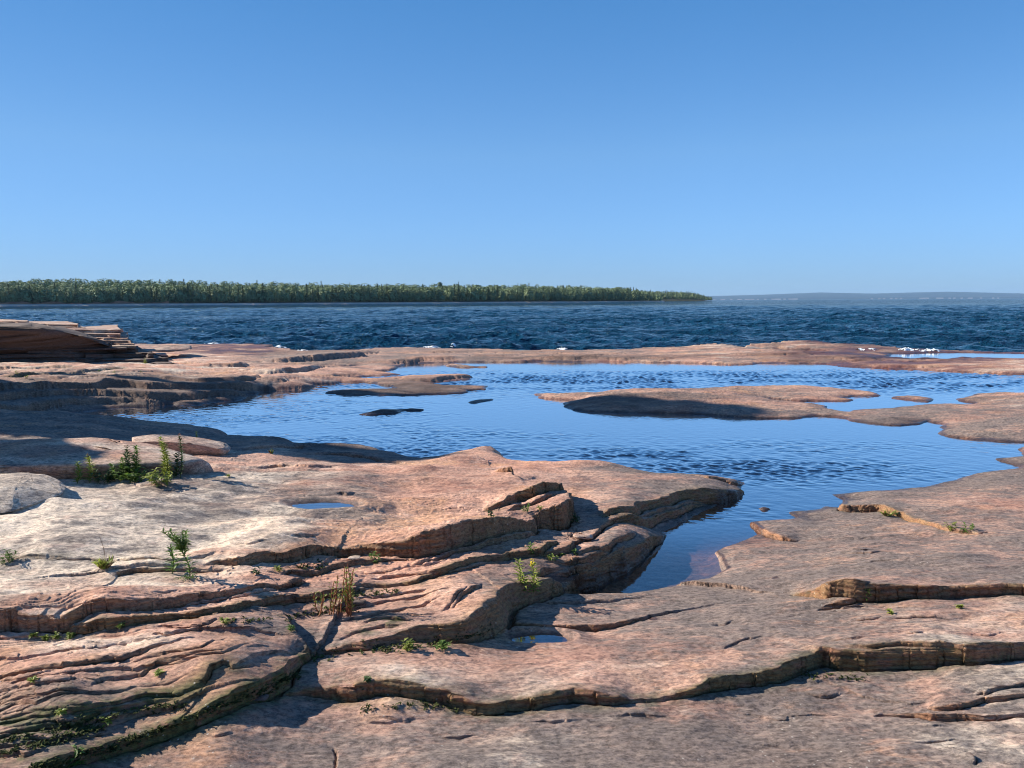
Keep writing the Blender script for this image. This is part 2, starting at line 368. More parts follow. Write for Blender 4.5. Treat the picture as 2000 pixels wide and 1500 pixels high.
POOL = [(73,814),(140,810),(224,797),(322,789),(378,787),(455,784),(500,772),(518,764),(595,757),(665,750),(676,748),(725,749),(764,760),(692,764),(640,769),
 (670,774),(755,772),(832,769),(895,767),(948,763),(965,757),(951,754),(895,753),(862,751),(856,747),(900,745),(925,742),(930,738),(905,735),(800,736.5),(772,737),(762,740.5),(730,741.5),
 (690,740),(700,735),(760,733),(785,732),(772,728),(762,724),(750,722),(768,717),(804,712),(825,709.7),(900,708),(1000,708),(1117,706.5),(1300,709),(1405,712),(1496,710),(1615,711),(1650,716),(1702,719),
 (1748,722),(1825,724),(1895,728),(1940,731),(2000,732),(2250,735),(2300,768),(2000,769.5),(1954,768),(1909,770),(1902,775),(1832,779),(1860,784),(1891,790),(1825,792),(1772,796),(1734,801),
 (1685,804.5),(1650,806),(1636,802),(1664,797.5),(1615,794),(1566,789),(1517,781),(1489,778),(1545,781),(1576,782.5),(1594,780.5),(1653,781.5),(1664,778),(1727,773.5),(1716,768),(1702,763),(1650,761),
 (1601,757),(1552,755),(1510,756.6),(1447,759),(1380,762),(1300,765),(1224,766.5),(1164,771),(1023,771.5),(1063,778),(1105,781),(1066,796),(1101,804.5),(1133,808),(1227,809),(1350,810),(1405,811),
 (1475,817),(1538,815),(1594,811),(1632,813),(1650,817),(1639,822),(1720,831),(1758,829),(1786,826),(1818,836),(1835,841),(1839,846.5),(1874,853.5),(1930,859),(2000,864),(2250,874),(2260,880),(2000,873),
 (1984,875),(1996,884),(1996,891),(1930,897),(1947,902),(1977,913),(1905,925),(1877,936),(1818,950),(1741,958),(1632,967),(1650,978),(1643,992),(1608,990),(1597,995),(1541,1001),(1559,1014),(1468,1025),
 (1482,1042),(1464,1051),(1398,1081),(1408,1095),(1419,1119),(1384,1140),(1335,1147),(1300,1151),(1224,1164),(1140,1172),(1105,1174),(1060,1176),(1140,1158),(1227,1119.5),(1287,1074),(1303,1048),(1290,1040),(1300,1035),
 (1401,986),(1454,966),(1440,941),(1335,930),(1300,929),(1175,922),(1040,926),(1015,922),(975,890),(840,906),(818,909),(783,901),(713,882),(665,880),(588,882),(584,867),(525,866),(455,868),(440,855),(385,845),
 (315,833),(245,834),(175,827),(105,819)]
POOLB = [(1461,686.5),(1530,684.5),(1610,687),(1620,690),(1560,691),(1480,689.5)]
POOLC = [(1734,692),(1800,689),(1900,689.5),(2000,690.5),(2200,695),(2200,701),(2000,700),(1900,698.5),(1850,702.5),(1780,701.5),(1730,698)]
POOLD = [(640,718),(690,716),(702,717.5),(660,719.5)]
ISL = [[(683,808),(716,799),(769,800),(811,797.5),(821,795),(853,796),(839,799),(790,802),(741,809),(709,811.5)],
 [(937,788),(946,783),(958,782),(970,786),(951,790)],
 [(863,713),(888,713),(923,715),(972,715),(930,718),(877,717.5)],
 [(1737,777),(1760,774.5),(1790,777),(1795,782),(1770,785),(1745,781)],
 [(1479,993),(1492,991.5),(1506,995),(1490,996.5)]]
LAKE = [(-1200,690,.5),(-300,690,.4),(273,672,.1),(364,671.5,.15),(490,670,.1),(525,676,.1),(535,680,.1),(591,685,.12),(650,685.5,.14),(730,681,.12),(783,679,.12),(860,679.5,.12),(965,681.5,.12),(1045,683,.12),
 (1105,682.5,.12),(1196,683,.12),(1262,679,.12),(1350,680,.12),(1387,677,.12),(1447,671.5,.3),(1468,664,.4),(1510,662,.42),(1545,666,.3),(1615,670.5,.2),(1702,675,.1),(1734,682,.02),(1755,684,0),(1842,685.5,0),(2000,689,0),(2300,694,0),(3600,715,0)]

# warped coordinates give every traced line a natural ragged edge
wamp = (0.0075*Y+.004)
wf = 1.0/(0.055*Y+.05)
# noise in world scale, several bands
nw = np.clip(8/Y, 0, 1)**3
WX = (fbm(X*2.2, Y*2.2, 5, 1, .55)*.035*nw + fbm(X*14, Y*14, 2, 5)*.008*nw + fbm(X*.35, Y*.7, 3, 7)*.30*(1-nw)).astype(np.float32)
WY = (fbm(X*2.2, Y*2.2, 5, 2, .55)*.035*nw + fbm(X*14, Y*14, 2, 6)*.008*nw + fbm(X*.45, Y*.7, 4, 8, .5)*.22*(1-nw)).astype(np.float32)
_L = rng.uniform(-1, 1, 4096).astype(np.float32)
def lin1(t, s=0):
    t = t+s*31.7+512; i = np.floor(t).astype(int); f = (t-i).astype(np.float32)
    return _L[i % 4096]*(1-f)+_L[(i+1) % 4096]*f
def st1(t, s=0): return _L[(np.floor(t+s*13.1+700).astype(int)) % 4096]
WX += (lin1(Y*2.6+X*.4, 1)*.035+lin1(Y*9-X*2, 2)*.012)*nw
WY += (lin1(X*2.2+Y*.6, 3)*.055+lin1(X*6.5-Y*1.5, 4)*.022+lin1(X*17, 5)*.008+st1(X*2.7+Y*.9+lin1(Y*3, 8), 6)*.015+st1(X*7.3-Y*1.8, 7)*.009)*nw
farw = np.clip(Y/9, 0.55, 1.6)
shw = 1-.6*sstep(9.5, 8, Y)
XW = X+WX*farw*shw; YW = Y+WY*farw*shw

def seg_dist(xx, yy, P, closed=False, D=None):
    """unsigned distance, param and side to polyline P (n,2): returns d, s(sign left=+), t index param"""
    n = len(P); ns = n if closed else n-1
    wsum = np.zeros(xx.shape, np.float32); dsum = np.zeros(xx.shape, np.float32)
    d2 = np.full(xx.shape, 1e12, np.float32); tp = np.zeros(xx.shape, np.float32); nx = np.zeros(xx.shape, np.float32); ny = np.zeros(xx.shape, np.float32)
    nrm = []
    for i in range(ns):
        a = P[i]; b = P[(i+1) % n]; e = b-a; L = math.hypot(*e)+1e-9; nrm.append((-e[1]/L, e[0]/L))
    for i in range(ns):
        a = P[i]; b = P[(i+1) % n]; e = b-a; L2 = float(e@e)+1e-12
        dx = xx-a[0]; dy = yy-a[1]
        t = np.clip((dx*e[0]+dy*e[1])/L2, 0, 1)
        qx = dx-t*e[0]; qy = dy-t*e[1]; q = qx*qx+qy*qy
        mlt = q < d2
        if D is not None:
            wq = 1/(q+3e-4)**1.5; wsum += wq; dsum += wq*(D[i]*(1-t)+D[i+1]*t)
        n0 = nrm[i]; pm = nrm[i-1] if (i > 0 or closed) else n0; nm = nrm[(i+1) % ns] if (i < ns-1 or closed) else n0
        sx = np.where(t <= 0, n0[0]+pm[0], np.where(t >= 1, n0[0]+nm[0], n0[0])); sy = np.where(t <= 0, n0[1]+pm[1], np.where(t >= 1, n0[1]+nm[1], n0[1]))
        sg = qx*sx+qy*sy
        d2 = np.where(mlt, q, d2); tp = np.where(mlt, i+t, tp); nx = np.where(mlt, sg, nx)
    if D is not None: return np.sqrt(d2), np.sign(nx)+(nx == 0), dsum/wsum
    return np.sqrt(d2), np.sign(nx)+(nx == 0), tp

def inside(xx, yy, P):
    r = np.zeros(xx.shape, bool); n = len(P)
    for i in range(n):
        x0, y0 = P[i]; x1, y1 = P[(i+1) % n]
        if y0 == y1: continue
        c = ((y0 > yy) != (y1 > yy)) & (xx < (x1-x0)*(yy-y0)/(y1-y0)+x0)
        r ^= c
    return r
def poly_world(pts, z=0.0):
    return np.array([hit(p[0], p[1], p[2] if len(p) > 2 else z) for p in pts])
def sdf_up(fn):
    sr, sc_ = slice(None, None, 2), slice(None, None, 2)
    A = fn(XW[sr, sc_], YW[sr, sc_])
    B = np.repeat(np.repeat(A, 2, 0), 2, 1)[:NR, :NC].astype(np.float32)
    B[1:-1:2, :] = .5*(B[0:-2:2, :]+B[2::2, :])[:B[1:-1:2].shape[0]]
    B[:, 1:-1:2] = .5*(B[:, 0:-2:2]+B[:, 2::2])[:, :B[:, 1:-1:2].shape[1]]
    return B
PW = poly_world(POOL)
def pool_sdf(xx, yy):
    d, _, _ = seg_dist(xx, yy, PW, True); ins = inside(xx, yy, PW)
    s = np.where(ins, -d, d)
    for Q in (POOLB, POOLC, POOLD):
        q = poly_world(Q); dq, _, _ = seg_dist(xx, yy, q, True); s = np.minimum(s, np.where(inside(xx, yy, q), -dq, dq))
    for Q in ISL:
        q = poly_world(Q); dq, _, _ = seg_dist(xx, yy, q, True); s = np.maximum(s, np.where(inside(xx, yy, q), dq, -dq))
    return s
SD = sdf_up(pool_sdf)
LW = poly_world(LAKE)
def lake_sdf(xx, yy):
    d, s, _ = seg_dist(xx, yy, LW); return -d*s      # left of the line (far side) = lake = negative
SL = sdf_up(lake_sdf)

# shore steepness: gentle on the right slab, steep on the left rocks
kk = np.clip(.045*Y, .12, .6)
steep_left = sstep(1330, 1180, U)*sstep(4, 6, Y)*sstep(13, 11.5, Y)
kk = kk*(1-steep_left*.8)
land = np.clip(SD, 0, None)
slotw = sstep(1440, 1300, U)
Hn = H*(1+.14*fbm(X*.9, Y*1.6, 3, 11)) + .011*fbm(X*1.7, Y*3.0, 4, 12)*np.clip(H*8, 0, 1)
Z = np.maximum(Hn, .02)*(1-np.exp(-land/kk)) + .007*(1-np.exp(-land/.01))*np.clip(Y/6, .6, 3)
water = np.clip(-SD, 0, None)
INL = sstep(7.2, 6.2, Y)*sstep(1500, 1440, U)
Z = np.where(SD < 0, -(.22)*(1-np.exp(-water/(.9)))*(1-INL)-INL*.065*(1-np.exp(-water/.09))-.01*(1-np.exp(-water/.02)), Z).astype(np.float32)
Z += np.where(SD > 0, .01*fbm(X*1.2+3, Y*4.5, 5, 20, .6)*np.clip(land*6, 0, 1), .012*fbm(X*2, Y*2, 3, 21)*(1-.7*INL)).astype(np.float32)
# natural small terraces: quantised slow noise
nq = np.clip(8/Y, 0, 1)**2
tn = fbm(X*.55+Y*.12, Y*1.15-X*.1, 2, 31, .52)+fbm(X*2.3, Y*4.8, 3, 33, .52)*.27*nq
tq = tn*7.0
fr_ = tq-np.floor(tq)
ter = (np.floor(tq)+sstep(0, np.clip(.05*(Y/7)**2, .05, .6), fr_))/7.0 - tn
tamp = .017*sstep(.0, .35, land)*np.clip(H*6, .2, 1)*(1+.6*sstep(10, 24, Y))
blk = sstep(0, 60, 640-(V+588-1290)*2.4-U)
mslab = sstep(560, 660, U)*sstep(1130, 1090, U)*sstep(300, 325, V)*sstep(470, 440, V)
smooth_zone = np.clip(1-1.1*sstep(1000, 1250, U)*sstep(11, 8, Y)-sstep(.2, .6, CREAM)-.95*mslab-(1-blk)*sstep(5.5, 4.5, Y), .06, 1)
Z += (ter*tamp*3.0*smooth_zone).astype(np.float32)
tn2 = (fbm(X*1.4*np.clip(9/Y, .4, 1)+40, Y*3.2+X*.5, 2, 37, .55)+fbm(X*5.6, Y*12.8, 2, 38)*.3*nq)*6
fr2 = tn2-np.floor(tn2)
blk = sstep(0, 60, 640-(V+588-1290)*2.4-U)
mslab = sstep(560, 660, U)*sstep(1130, 1090, U)*sstep(300, 325, V)*sstep(470, 440, V)
leftz = np.clip(sstep(1150, 950, U)*sstep(9, 7.5, Y)*blk*(1-mslab*.9) + sstep(11, 15, Y), 0, 1)
Z += ((np.floor(tn2)+sstep(0, np.clip(.05*(Y/6)**2, .05, .7), fr2)-tn2)*.010*(.03+.5*leftz*sstep(.35, .1, CREAM))*sstep(0, .2, land)*sstep(-.3, .5, fbm(X*.5, Y*.8, 2, 39))).astype(np.float32)

BASE = Z.copy()
MOSS = np.zeros_like(Z); FRESH = np.zeros_like(Z)

def place(px, py, A, add=0.0):
    z = .15
    for _ in range(12):
        x, y = hit(px, py, z+add); z = .5*z+.5*float(lookup(A, x, y))
    return x, y, z
def ledge(pts, L=.8, groove=.3, hs_=1.0, moss=0.0, jag=1.0, wfac=.22, up=None, fresh=1.0):
    """pts (px, py of the top edge, drop in px), ordered so the high side is on the left hand"""
    W = []; D = []
    for p in pts:
        drop = 0.0
        for _ in range(3):
            x, y, z = place(p[0], p[1], BASE, drop); drop = p[2]*hs_*y/F
        W.append((x, y)); D.append(drop)
    W = np.array(W); D = np.array(D); mx = D.max()
    pad = 2.6*L+.2
    x0, x1, y0, y1 = W[:, 0].min()-pad, W[:, 0].max()+pad, W[:, 1].min()-pad, W[:, 1].max()+pad
    vr = [i for i in range(NR) if y0 <= FC/vrow[i] <= y1]
    if not vr: return
    ra, rb = vr[0], vr[-1]+1
    sub = (X[ra:rb] > x0) & (X[ra:rb] < x1)
    cols = np.where(sub.any(0))[0]
    if len(cols) == 0: return
    ca, cb = cols[0], cols[-1]+1
    S = (slice(ra, rb), slice(ca, cb))
    xx = X[S]+WX[S]*jag*farw[S]; yy = Y[S]+WY[S]*jag*farw[S]
    d, s, dr = seg_dist(xx, yy, W, D=D)
    sd_ = d*s
    wd = np.maximum(dr*wfac*.6, .003+.00036*Y[S]**2)
    upf = sstep(0, 1, sd_/wd+.0)*(.65*sstep(2.5*L, .25*L, d)+.35*np.exp(-np.clip(sd_, 0, None)/L)*sstep(2.4*L, 1.2*L, d))
    Z[S] += dr*upf
    gw = np.maximum(.006*np.clip(Y[S]/4, .6, 5), .12*dr)
    gl = np.exp(-((sd_+gw*.4)/gw)**2)
    gd = np.clip(dr*groove*1.5, 0, .05) + .007*(dr > .002)
    Z[S] -= gd*gl*sstep(0, .02, dr*2+.0)
    face = np.exp(-((sd_-wd*.5)/(wd*.9+.012))**2)*sstep(.008, .03, dr)
    FRESH[S] = np.maximum(FRESH[S], face*fresh)
    if moss: MOSS[S] = np.maximum(MOSS[S], moss*np.exp(-((sd_)/(wd+.05))**2)*sstep(.0, .01, dr))

def sc(pts, off=(0, 0)): return pts
# ---- right-hand ledges
ledge([(1540,1172,0),(1576,1166,14),(1604,1155,40),(1667,1153,47),(1730,1155,43),(1825,1153,36),(1902,1150,31),(2000,1148,27),(2150,1146,25),(2400,1150,20)], hs_=.82, L=.7, moss=.35)
ledge([(1590,1207,0),(1615,1196,7),(1660,1186,12),(1700,1181,0)], L=.25)
ledge([(540,1362,0),(572,1356,6),(620,1350,20),(680,1346,30),(700,1341,36),(770,1335,40),(805,1339,40),(840,1349,34),(910,1356,34),(945,1369,26),(1032,1363,28),(1067,1356,32),(1120,1349,34),(1169,1351,34),(1207,1360,22),
 (1242,1372,5),(1300,1363,6),(1335,1353,14),(1366,1339,22),(1384,1328,32),(1440,1321,30),(1496,1309,34),(1541,1297,40),(1590,1290,30),(1606,1273,48),(1629,1279,47),(1685,1280,48),(1814,1280,48),(1877,1281,44),(1912,1271,52),(1993,1270,45),(2200,1268,40),(2500,1270,30)], hs_=.80, L=.6, moss=.6, wfac=.3)
ledge([(1620,1300,0),(1700,1302,8),(1760,1296,10),(1840,1302,8),(1900,1312,0)], L=.15)
ledge([(1700,1400,0),(1734,1395,4),(1800,1401,9),(1828,1402,13),(1880,1397,12),(1930,1402,8),(2000,1393,8),(2200,1390,8)], L=.4)
ledge([(1810,1398,0),(1825,1394,8),(1860,1388,11),(1930,1371,10),(2000,1363,8),(2200,1355,8)], L=.35)
ledge([(1900,1376,0),(1920,1367,5),(1947,1353,7),(2000,1348,7),(2200,1345,5)], L=.3)
ledge([(1450,1024,0),(1471,1027,7),(1496,1039,10),(1524,1050,9),(1561,1058,0)], L=.35)
ledge([(1630,980,0),(1646,985,12),(1720,986,14),(1755,1000,9),(1790,1014,7),(1850,1032,5),(1912,1041,4),(1972,1046,0)], L=.5, moss=.3)
ledge([(1000,1222,0),(1008,1222,10),(1120,1230,13),(1165,1230,12),(1225,1217,9),(1274,1204,5),(1365,1190,2),(1450,1180,0)], L=.5)
ledge([(1010,1178,0),(1080,1180,3),(1160,1174,3),(1300,1160,0)], L=.2)
ledge([(1360,1280,0),(1450,1268,3),(1520,1262,0)], L=.2); ledge([(1700,1235,0),(1790,1228,3),(1900,1236,0)], L=.2)
ledge([(640,1462,0),(646,1470,3),(650,1500,4),(652,1540,0)], L=.1, groove=2); ledge([(1560,1352,0),(1620,1360,5),(1655,1358,0)], L=.15)
ledge([(1000,1410,0),(1080,1412,3),(1160,1408,0)], L=.15); ledge([(1180,1404,0),(1260,1400,4),(1330,1402,0)], L=.15)
ledge([(1905,1500,0),(1909,1483,8),(1890,1470,6),(1850,1462,0)], L=.3)
# ---- left block edge and fissure
ledge([(-60,1560,30),(60,1500,24),(120,1478,24),(240,1438,24),(340,1406,26),(440,1362,32),(500,1338,38),(568,1310,36),(604,1288,12)], L=.45, groove=.9, moss=1.0, wfac=.5)
ledge([(590,1300,0),(604,1284,14),(585,1262,26),(566,1238,18),(556,1226,0)], L=.2, groove=.4, moss=.2)
ledge([(-80,1340,6),(0,1332,7),(92,1318,9),(160,1310,10),(240,1302,11),(300,1280,7),(400,1266,0)], L=.3, moss=.1)
ledge([(20,1352,0),(30,1344,6),(60,1337,5),(120,1322,0)], L=.15)
ledge([(240,1312,0),(320,1298,5),(400,1290,5),(452,1270,0)], L=.2, moss=.3)
ledge([(172,1362,0),(200,1346,6),(240,1336,7),(280,1332,6),(300,1316,9),(340,1310,5),(432,1300,3),(460,1310,0)], L=.2, moss=.3)
ledge([(398,1370,0),(404,1350,12),(412,1332,13),(440,1324,6),(460,1334,4),(520,1330,0)], L=.12, groove=1.2, moss=.6)
ledge([(-60,1420,5),(0,1412,6),(32,1398,6),(80,1402,6),(132,1384,5),(172,1382,0)], L=.15, moss=.3)
ledge([(-80,1452,6),(0,1444,7),(52,1434,7),(120,1418,8),(180,1402,8),(280,1380,7),(360,1378,6),(440,1364,0)], L=.2, moss=1)
ledge([(-80,1480,6),(0,1468,7),(80,1446,7),(160,1426,8),(220,1406,6),(300,1394,4),(360,1390,0)], L=.2, moss=1)
ledge([(36,1476,0),(80,1462,7),(140,1454,7),(180,1446,0)], L=.15, moss=1); ledge([(-80,1500,7),(0,1492,8),(60,1484,8),(110,1474,0)], L=.15, moss=1)
ledge([(-60,1250,4),(60,1252,3),(140,1256,0)], L=.2)
ledge([(280,1256,0),(330,1250,5),(380,1240,6),(430,1228,0)], L=.15)
for (y0_, y1_, x1_, dp) in ((1292, 1262, 330, 3), (1372, 1350, 150, 3), (1350, 1300, 520, 3), (1398, 1352, 380, 3.5), (1430, 1398, 300, 3), (1462, 1404, 330, 3.5), (1486, 1436, 240, 3.5)):
    ledge([(-60, y0_+6, dp)]+[(x1_*t_, y0_+(y1_-y0_)*t_+rng.uniform(-3, 3), dp*rng.uniform(.6, 1.5)) for t_ in (.1, .25, .4, .55, .7, .85)]+[(x1_, y1_, 0)], L=.12, groove=.9, moss=.3 if y0_ > 1390 else 0)
for (xa_, ya_, xb_, yb_, dp) in ((620, 1216, 900, 1180, 3), (640, 1240, 880, 1206, 3), (720, 1142, 1000, 1122, 3), (700, 1130, 900, 1112, 2.5), (20, 1226, 220, 1206, 2.5), (240, 1200, 560, 1176, 3), (1120, 1140, 1230, 1092, 3), (1080, 1152, 1200, 1112, 3), (1230, 1022, 1400, 974, 3), (1220, 1034, 1330, 1006, 3)):
    ledge([(xa_, ya_, 0)]+[(xa_+(xb_-xa_)*t_, ya_+(yb_-ya_)*t_+rng.uniform(-2.5, 2.5), dp*rng.uniform(.7, 1.6)) for t_ in (.15, .35, .5, .65, .85)]+[(xb_, yb_, 0)], L=.1, groove=.8)
# ---- middle-left tiers
ledge([(-200,1205,40),(0,1198,42),(20,1198,40),(40,1210,32),(100,1214,30),(132,1210,26),(172,1194,24),(260,1188,22),(320,1184,16),(400,1174,12),(460,1174,8),(552,1168,9),(576,1154,16),(592,1150,12),(604,1146,0)], L=.45, groove=.4)
ledge([(120,1232,0),(170,1222,18),(200,1216,20),(320,1210,15),(440,1206,14),(520,1190,14),(580,1186,14),(620,1184,16),(660,1178,14),(700,1170,6),(730,1166,0)], L=.25, groove=.5, moss=.5)
ledge([(230,1141,0),(234,1129,9),(262,1120,8),(315,1115,6),(385,1117,5),(470,1122,0)], L=.2, groove=.8, moss=.4)
ledge([(-200,1090,2),(42,1090,2),(105,1094,2),(175,1098,2),(262,1104,2),(350,1103,3),(400,1095,3),(440,1092,0)], L=.08, groove=2.5, moss=.4)
# ---- main slab front and right edge (one long edge)
ledge([(400,1112,0),(430,1104,8),(470,1100,16),(504,1092,18),(525,1090,20),(595,1080,22),(647,1077,18),(700,1074,18),(745,1070,26),(790,1066,30),(807,1057,40),(835,1046,50),(874,1046,50),(923,1036,50),(965,1037,42),(1000,1035,34),(1042,1037,24),
 (1050,1028,26),(1040,1018,22),(1060,1012,30),(1100,1000,44),(1114,985,44),(1114,970,42),(1105,959,34),(1098,951,28),(1056,938,20),(1021,933,18),(1012,926,26),(1003,918,22),(990,916,10),(970,915,0)], L=.55, groove=.35, moss=.25, wfac=.2)
ledge([(940,1014,0),(950,1010,6),(979,1003,12),(1014,985,22),(1042,983,24),(1087,979,20),(1112,973,0)], L=.2, groove=.3, moss=.5)
ledge([(985,1022,0),(1010,1012,8),(1060,1006,9),(1100,999,0)], L=.12)
ledge([(950,938,0),(985,934,8),(1003,931,12),(1015,936,8),(1024,940,0)], L=.15)
# tiers below the main slab, running to the right point
ledge([(560,1137,0),(577,1126,7),(623,1127,9),(647,1112,10),(700,1104,9),(772,1097,6),(840,1100,0)], L=.18, moss=.3)
ledge([(800,1118,0),(822,1114,5),(860,1101,7),(930,1087,8),(1000,1070,9),(1042,1062,10),(1052,1052,0)], L=.18)
ledge([(660,1166,0),(685,1158,5),(760,1152,5),(818,1143,8),(825,1136,11),(860,1126,12),(909,1119,11),(947,1112,12),(1000,1109,12),(1063,1101,12),(1085,1094,9),(1096,1085,0)], L=.3, moss=.5)
ledge([(680,1197,0),(737,1186,4),(818,1174,4),(850,1168,0)], L=.12)
ledge([(1052,1110,0),(1075,1106,10),(1112,1098,14),(1120,1085,12),(1116,1076,8),(1157,1063,8),(1185,1035,9),(1196,1028,10),(1245,1024,8),(1290,1018,0)], L=.25, groove=.9)
ledge([(1100,1118,0),(1140,1108,6),(1190,1090,8),(1225,1066,9),(1240,1056,0)], L=.15)
ledge([(1060,1130,0),(1120,1122,7),(1170,1108,9),(1200,1095,0)], L=.15); ledge([(1000,1160,0),(1060,1142,8),(1110,1134,0)], L=.15)
ledge([(1175,1030,0),(1191,1015,12),(1227,1006,16),(1252,990,17),(1308,976,18),(1332,966,20),(1373,960,22),(1401,961,22),(1440,962,14),(1456,960,0)], L=.45, groove=.4, moss=.5, wfac=.9)
ledge([(1200,1036,0),(1240,1024,7),(1300,1006,8),(1350,990,8),(1400,976,0)], L=.1, moss=.5)
ledge([(1340,930,0),(1380,934,5),(1435,941,6),(1450,948,0)], L=.12)
ledge([(600,1290,0),(640,1284,10),(700,1272,18),(760,1260,18),(820,1246,28),(870,1236,34),(915,1222,42),(945,1206,52),(965,1190,60),(985,1174,66),(1010,1156,46),(1035,1148,36),(1062,1142,34),(1140,1127,30),(1196,1099,26),(1228,1084,30),(1273,1056,20),(1303,1047,0)], L=.45, groove=.5, moss=.45, wfac=.7)
ledge([(880,1230,0),(905,1200,9),(935,1186,9),(950,1180,0)], L=.12); ledge([(860,1236,0),(890,1206,7),(925,1190,0)], L=.12)
ledge([(640,1276,0),(690,1262,5),(740,1252,6),(790,1256,0)], L=.12, moss=1); ledge([(690,1250,0),(730,1238,5),(770,1240,6),(810,1248,0)], L=.12, moss=1)
# ---- back-left rocks
ledge([(455,880,0),(520,872,5),(580,872,6),(590,880,0)], L=.3, fresh=.2); ledge([(590,888,0),(640,884,6),(713,888,6),(780,902,4),(810,910,0)], L=.3, fresh=.2)
ledge([(480,912,0),(540,908,4),(600,912,3),(700,914,0)], L=.3); ledge([(-200,912,3),(0,907,3),(110,900,3),(220,893,0)], L=.1, groove=2)
ledge([(180,946,0),(220,938,3),(260,942,0)], L=.1); ledge([(250,952,0),(300,944,4),(350,950,0)], L=.1)
# ---- far-left shelf
ledge([(-400,757,16),(0,752,16),(122,750,15),(280,750,14),(430,752,12),(490,750,12),(516,760,6),(524,766,0)], L=1.2, fresh=.3, wfac=.4)
ledge([(-400,776,14),(0,770,14),(200,767,12),(400,765,10),(480,768,6),(500,772,0)], L=.5, fresh=.3, wfac=.4)
ledge([(-400,796,12),(0,788,12),(150,786,10),(250,784,7),(330,783,0)], L=.4, fresh=.3, wfac=.5)
ledge([(515,733,0),(521,727,8),(560,721,9),(595,715,8),(633,713,6),(650,714,0)], L=.7, fresh=.4)
ledge([(330,752,0),(346,749,4),(455,744,6),(486,739,8),(500,736,0)], L=.7)
ledge([(-200,744,5),(0,741,6),(52,738,6),(98,732,7),(140,727,7),(192,720,5),(240,718,0)], L=.7, moss=.8)
ledge([(60,748,0),(110,744,3),(170,740,0)], L=.5); ledge([(190,726,0),(260,729,3),(330,733,3),(400,736,0)], L=.5, moss=.3)
ledge([(-100,722,4),(0,720,5),(60,716,6),(110,714,4),(130,718,0)], L=.7, moss=.5)
ledge([(410,718,0),(425,709,7),(465,706,8),(486,707,8),(488,714,0)], L=.5)
ledge([(480,706,0),(520,700,9),(620,694,12),(700,686,10),(740,684,0)], L=1.2, fresh=.1, wfac=1.5)
ledge([(270,682,0),(310,680,5),(360,674,8),(380,678,0)], L=.8, fresh=.2)
ledge([(620,734,0),(665,731,4),(700,729,0)], L=.4); ledge([(700,738,0),(800,738,3),(860,738,6),(925,737,5),(932,738,0)], L=.8)
ledge([(700,712,0),(760,706,3),(840,704,4),(900,700,0)], L=.7)
for i in range(22):
    a = rng.uniform(640, 1900); b = rng.uniform(685, 707) + (7 if a > 1550 else 0); wd_ = rng.uniform(40, 130)
    ledge([(a-wd_, b+rng.uniform(-1, 3), 0), (a-wd_*.4, b+rng.uniform(-1, 1.5), rng.uniform(1.6, 3.8)), (a+wd_*.3, b+rng.uniform(-1.5, 1), rng.uniform(1.6, 3.8)), (a+wd_, b+rng.uniform(-3, 1), 0)], L=rng.uniform(.25, .6), fresh=1)
for i in range(16):
    a = rng.uniform(40, 620); b = rng.uniform(706, 745); wd_ = rng.uniform(40, 120)
    ledge([(a-wd_, b+2, 0), (a-wd_*.4, b+rng.uniform(-1, 1.5), rng.uniform(1.5, 3)), (a+wd_*.3, b+rng.uniform(-1.5, 1), rng.uniform(1.5, 3)), (a+wd_, b-2, 0)], L=.6, fresh=.5)

for i in range(34):
    a = rng.uniform(120, 1980); b = rng.uniform(960, 1470)
    if 1020 < a < 1650 and 900 < b < 1160: continue
    wd_ = rng.uniform(18, 60); sl_ = rng.uniform(-.12, .05)*wd_; dd = rng.uniform(1.2, 3)
    ledge([(a-wd_, b-sl_, 0), (a-wd_*.4, b+rng.uniform(-2, 2)-sl_*.4, dd), (a+wd_*.2, b+rng.uniform(-3, 3), dd*1.2), (a+wd_, b+sl_, 0)], L=rng.uniform(.05, .2), groove=rng.uniform(.3, 1.2))
# puddles: basins pressed into the rock
PUD = []
def basin(cx, cy, rx, ry, zoff=0.0, deep=.03, pw=2.0):
    x, y, z = place(cx, cy, Z)
    z = z+zoff
    x, y = hit(cx, cy, z)
    ax = rx*y/F; ay = abs(hit(cx, cy-ry, z)[1]-hit(cx, cy+ry, z)[1])*.5
    r = np.sqrt(((X-x)/ax)**2+((Y-y)/ay)**2)*(1+.22*pn(X*4, Y*4, 60))
    bowl = z+deep*np.clip(r**2-1, -1, 1.5)
    f = sstep(2.6, 1.05, r)
    Z[:] = Z*(1-f)+bowl*f
    WETX[:] = np.maximum(WETX, sstep(1.35, 1.12, r)*.8)
    PUD.append((x, y, z, ax, ay))
WETX = np.zeros_like(Z)
basin(628, 988, 60, 8.5)
basin(1058, 1250, 50, 12, zoff=-.012, deep=.03)

# lake side drop
lk = np.clip(-SL, 0, None)
Z = np.where(SL < 0, np.maximum(np.minimum(Z, .1)*np.exp(-lk/.5)-lk*.7, -2.0), Z).astype(np.float32)
Z += np.where((SL > 0) & (SD > 0), .0, 0).astype(np.float32)
# fine relief
fine = fbm(X*4+.7, Y*11, 4, 41, .55)*.0028*np.clip(9/Y, .2, 1) + fbm(X*1.3, Y*5, 3, 45)*.006
Z += (fine*np.clip(land*8, .15, 1)).astype(np.float32)

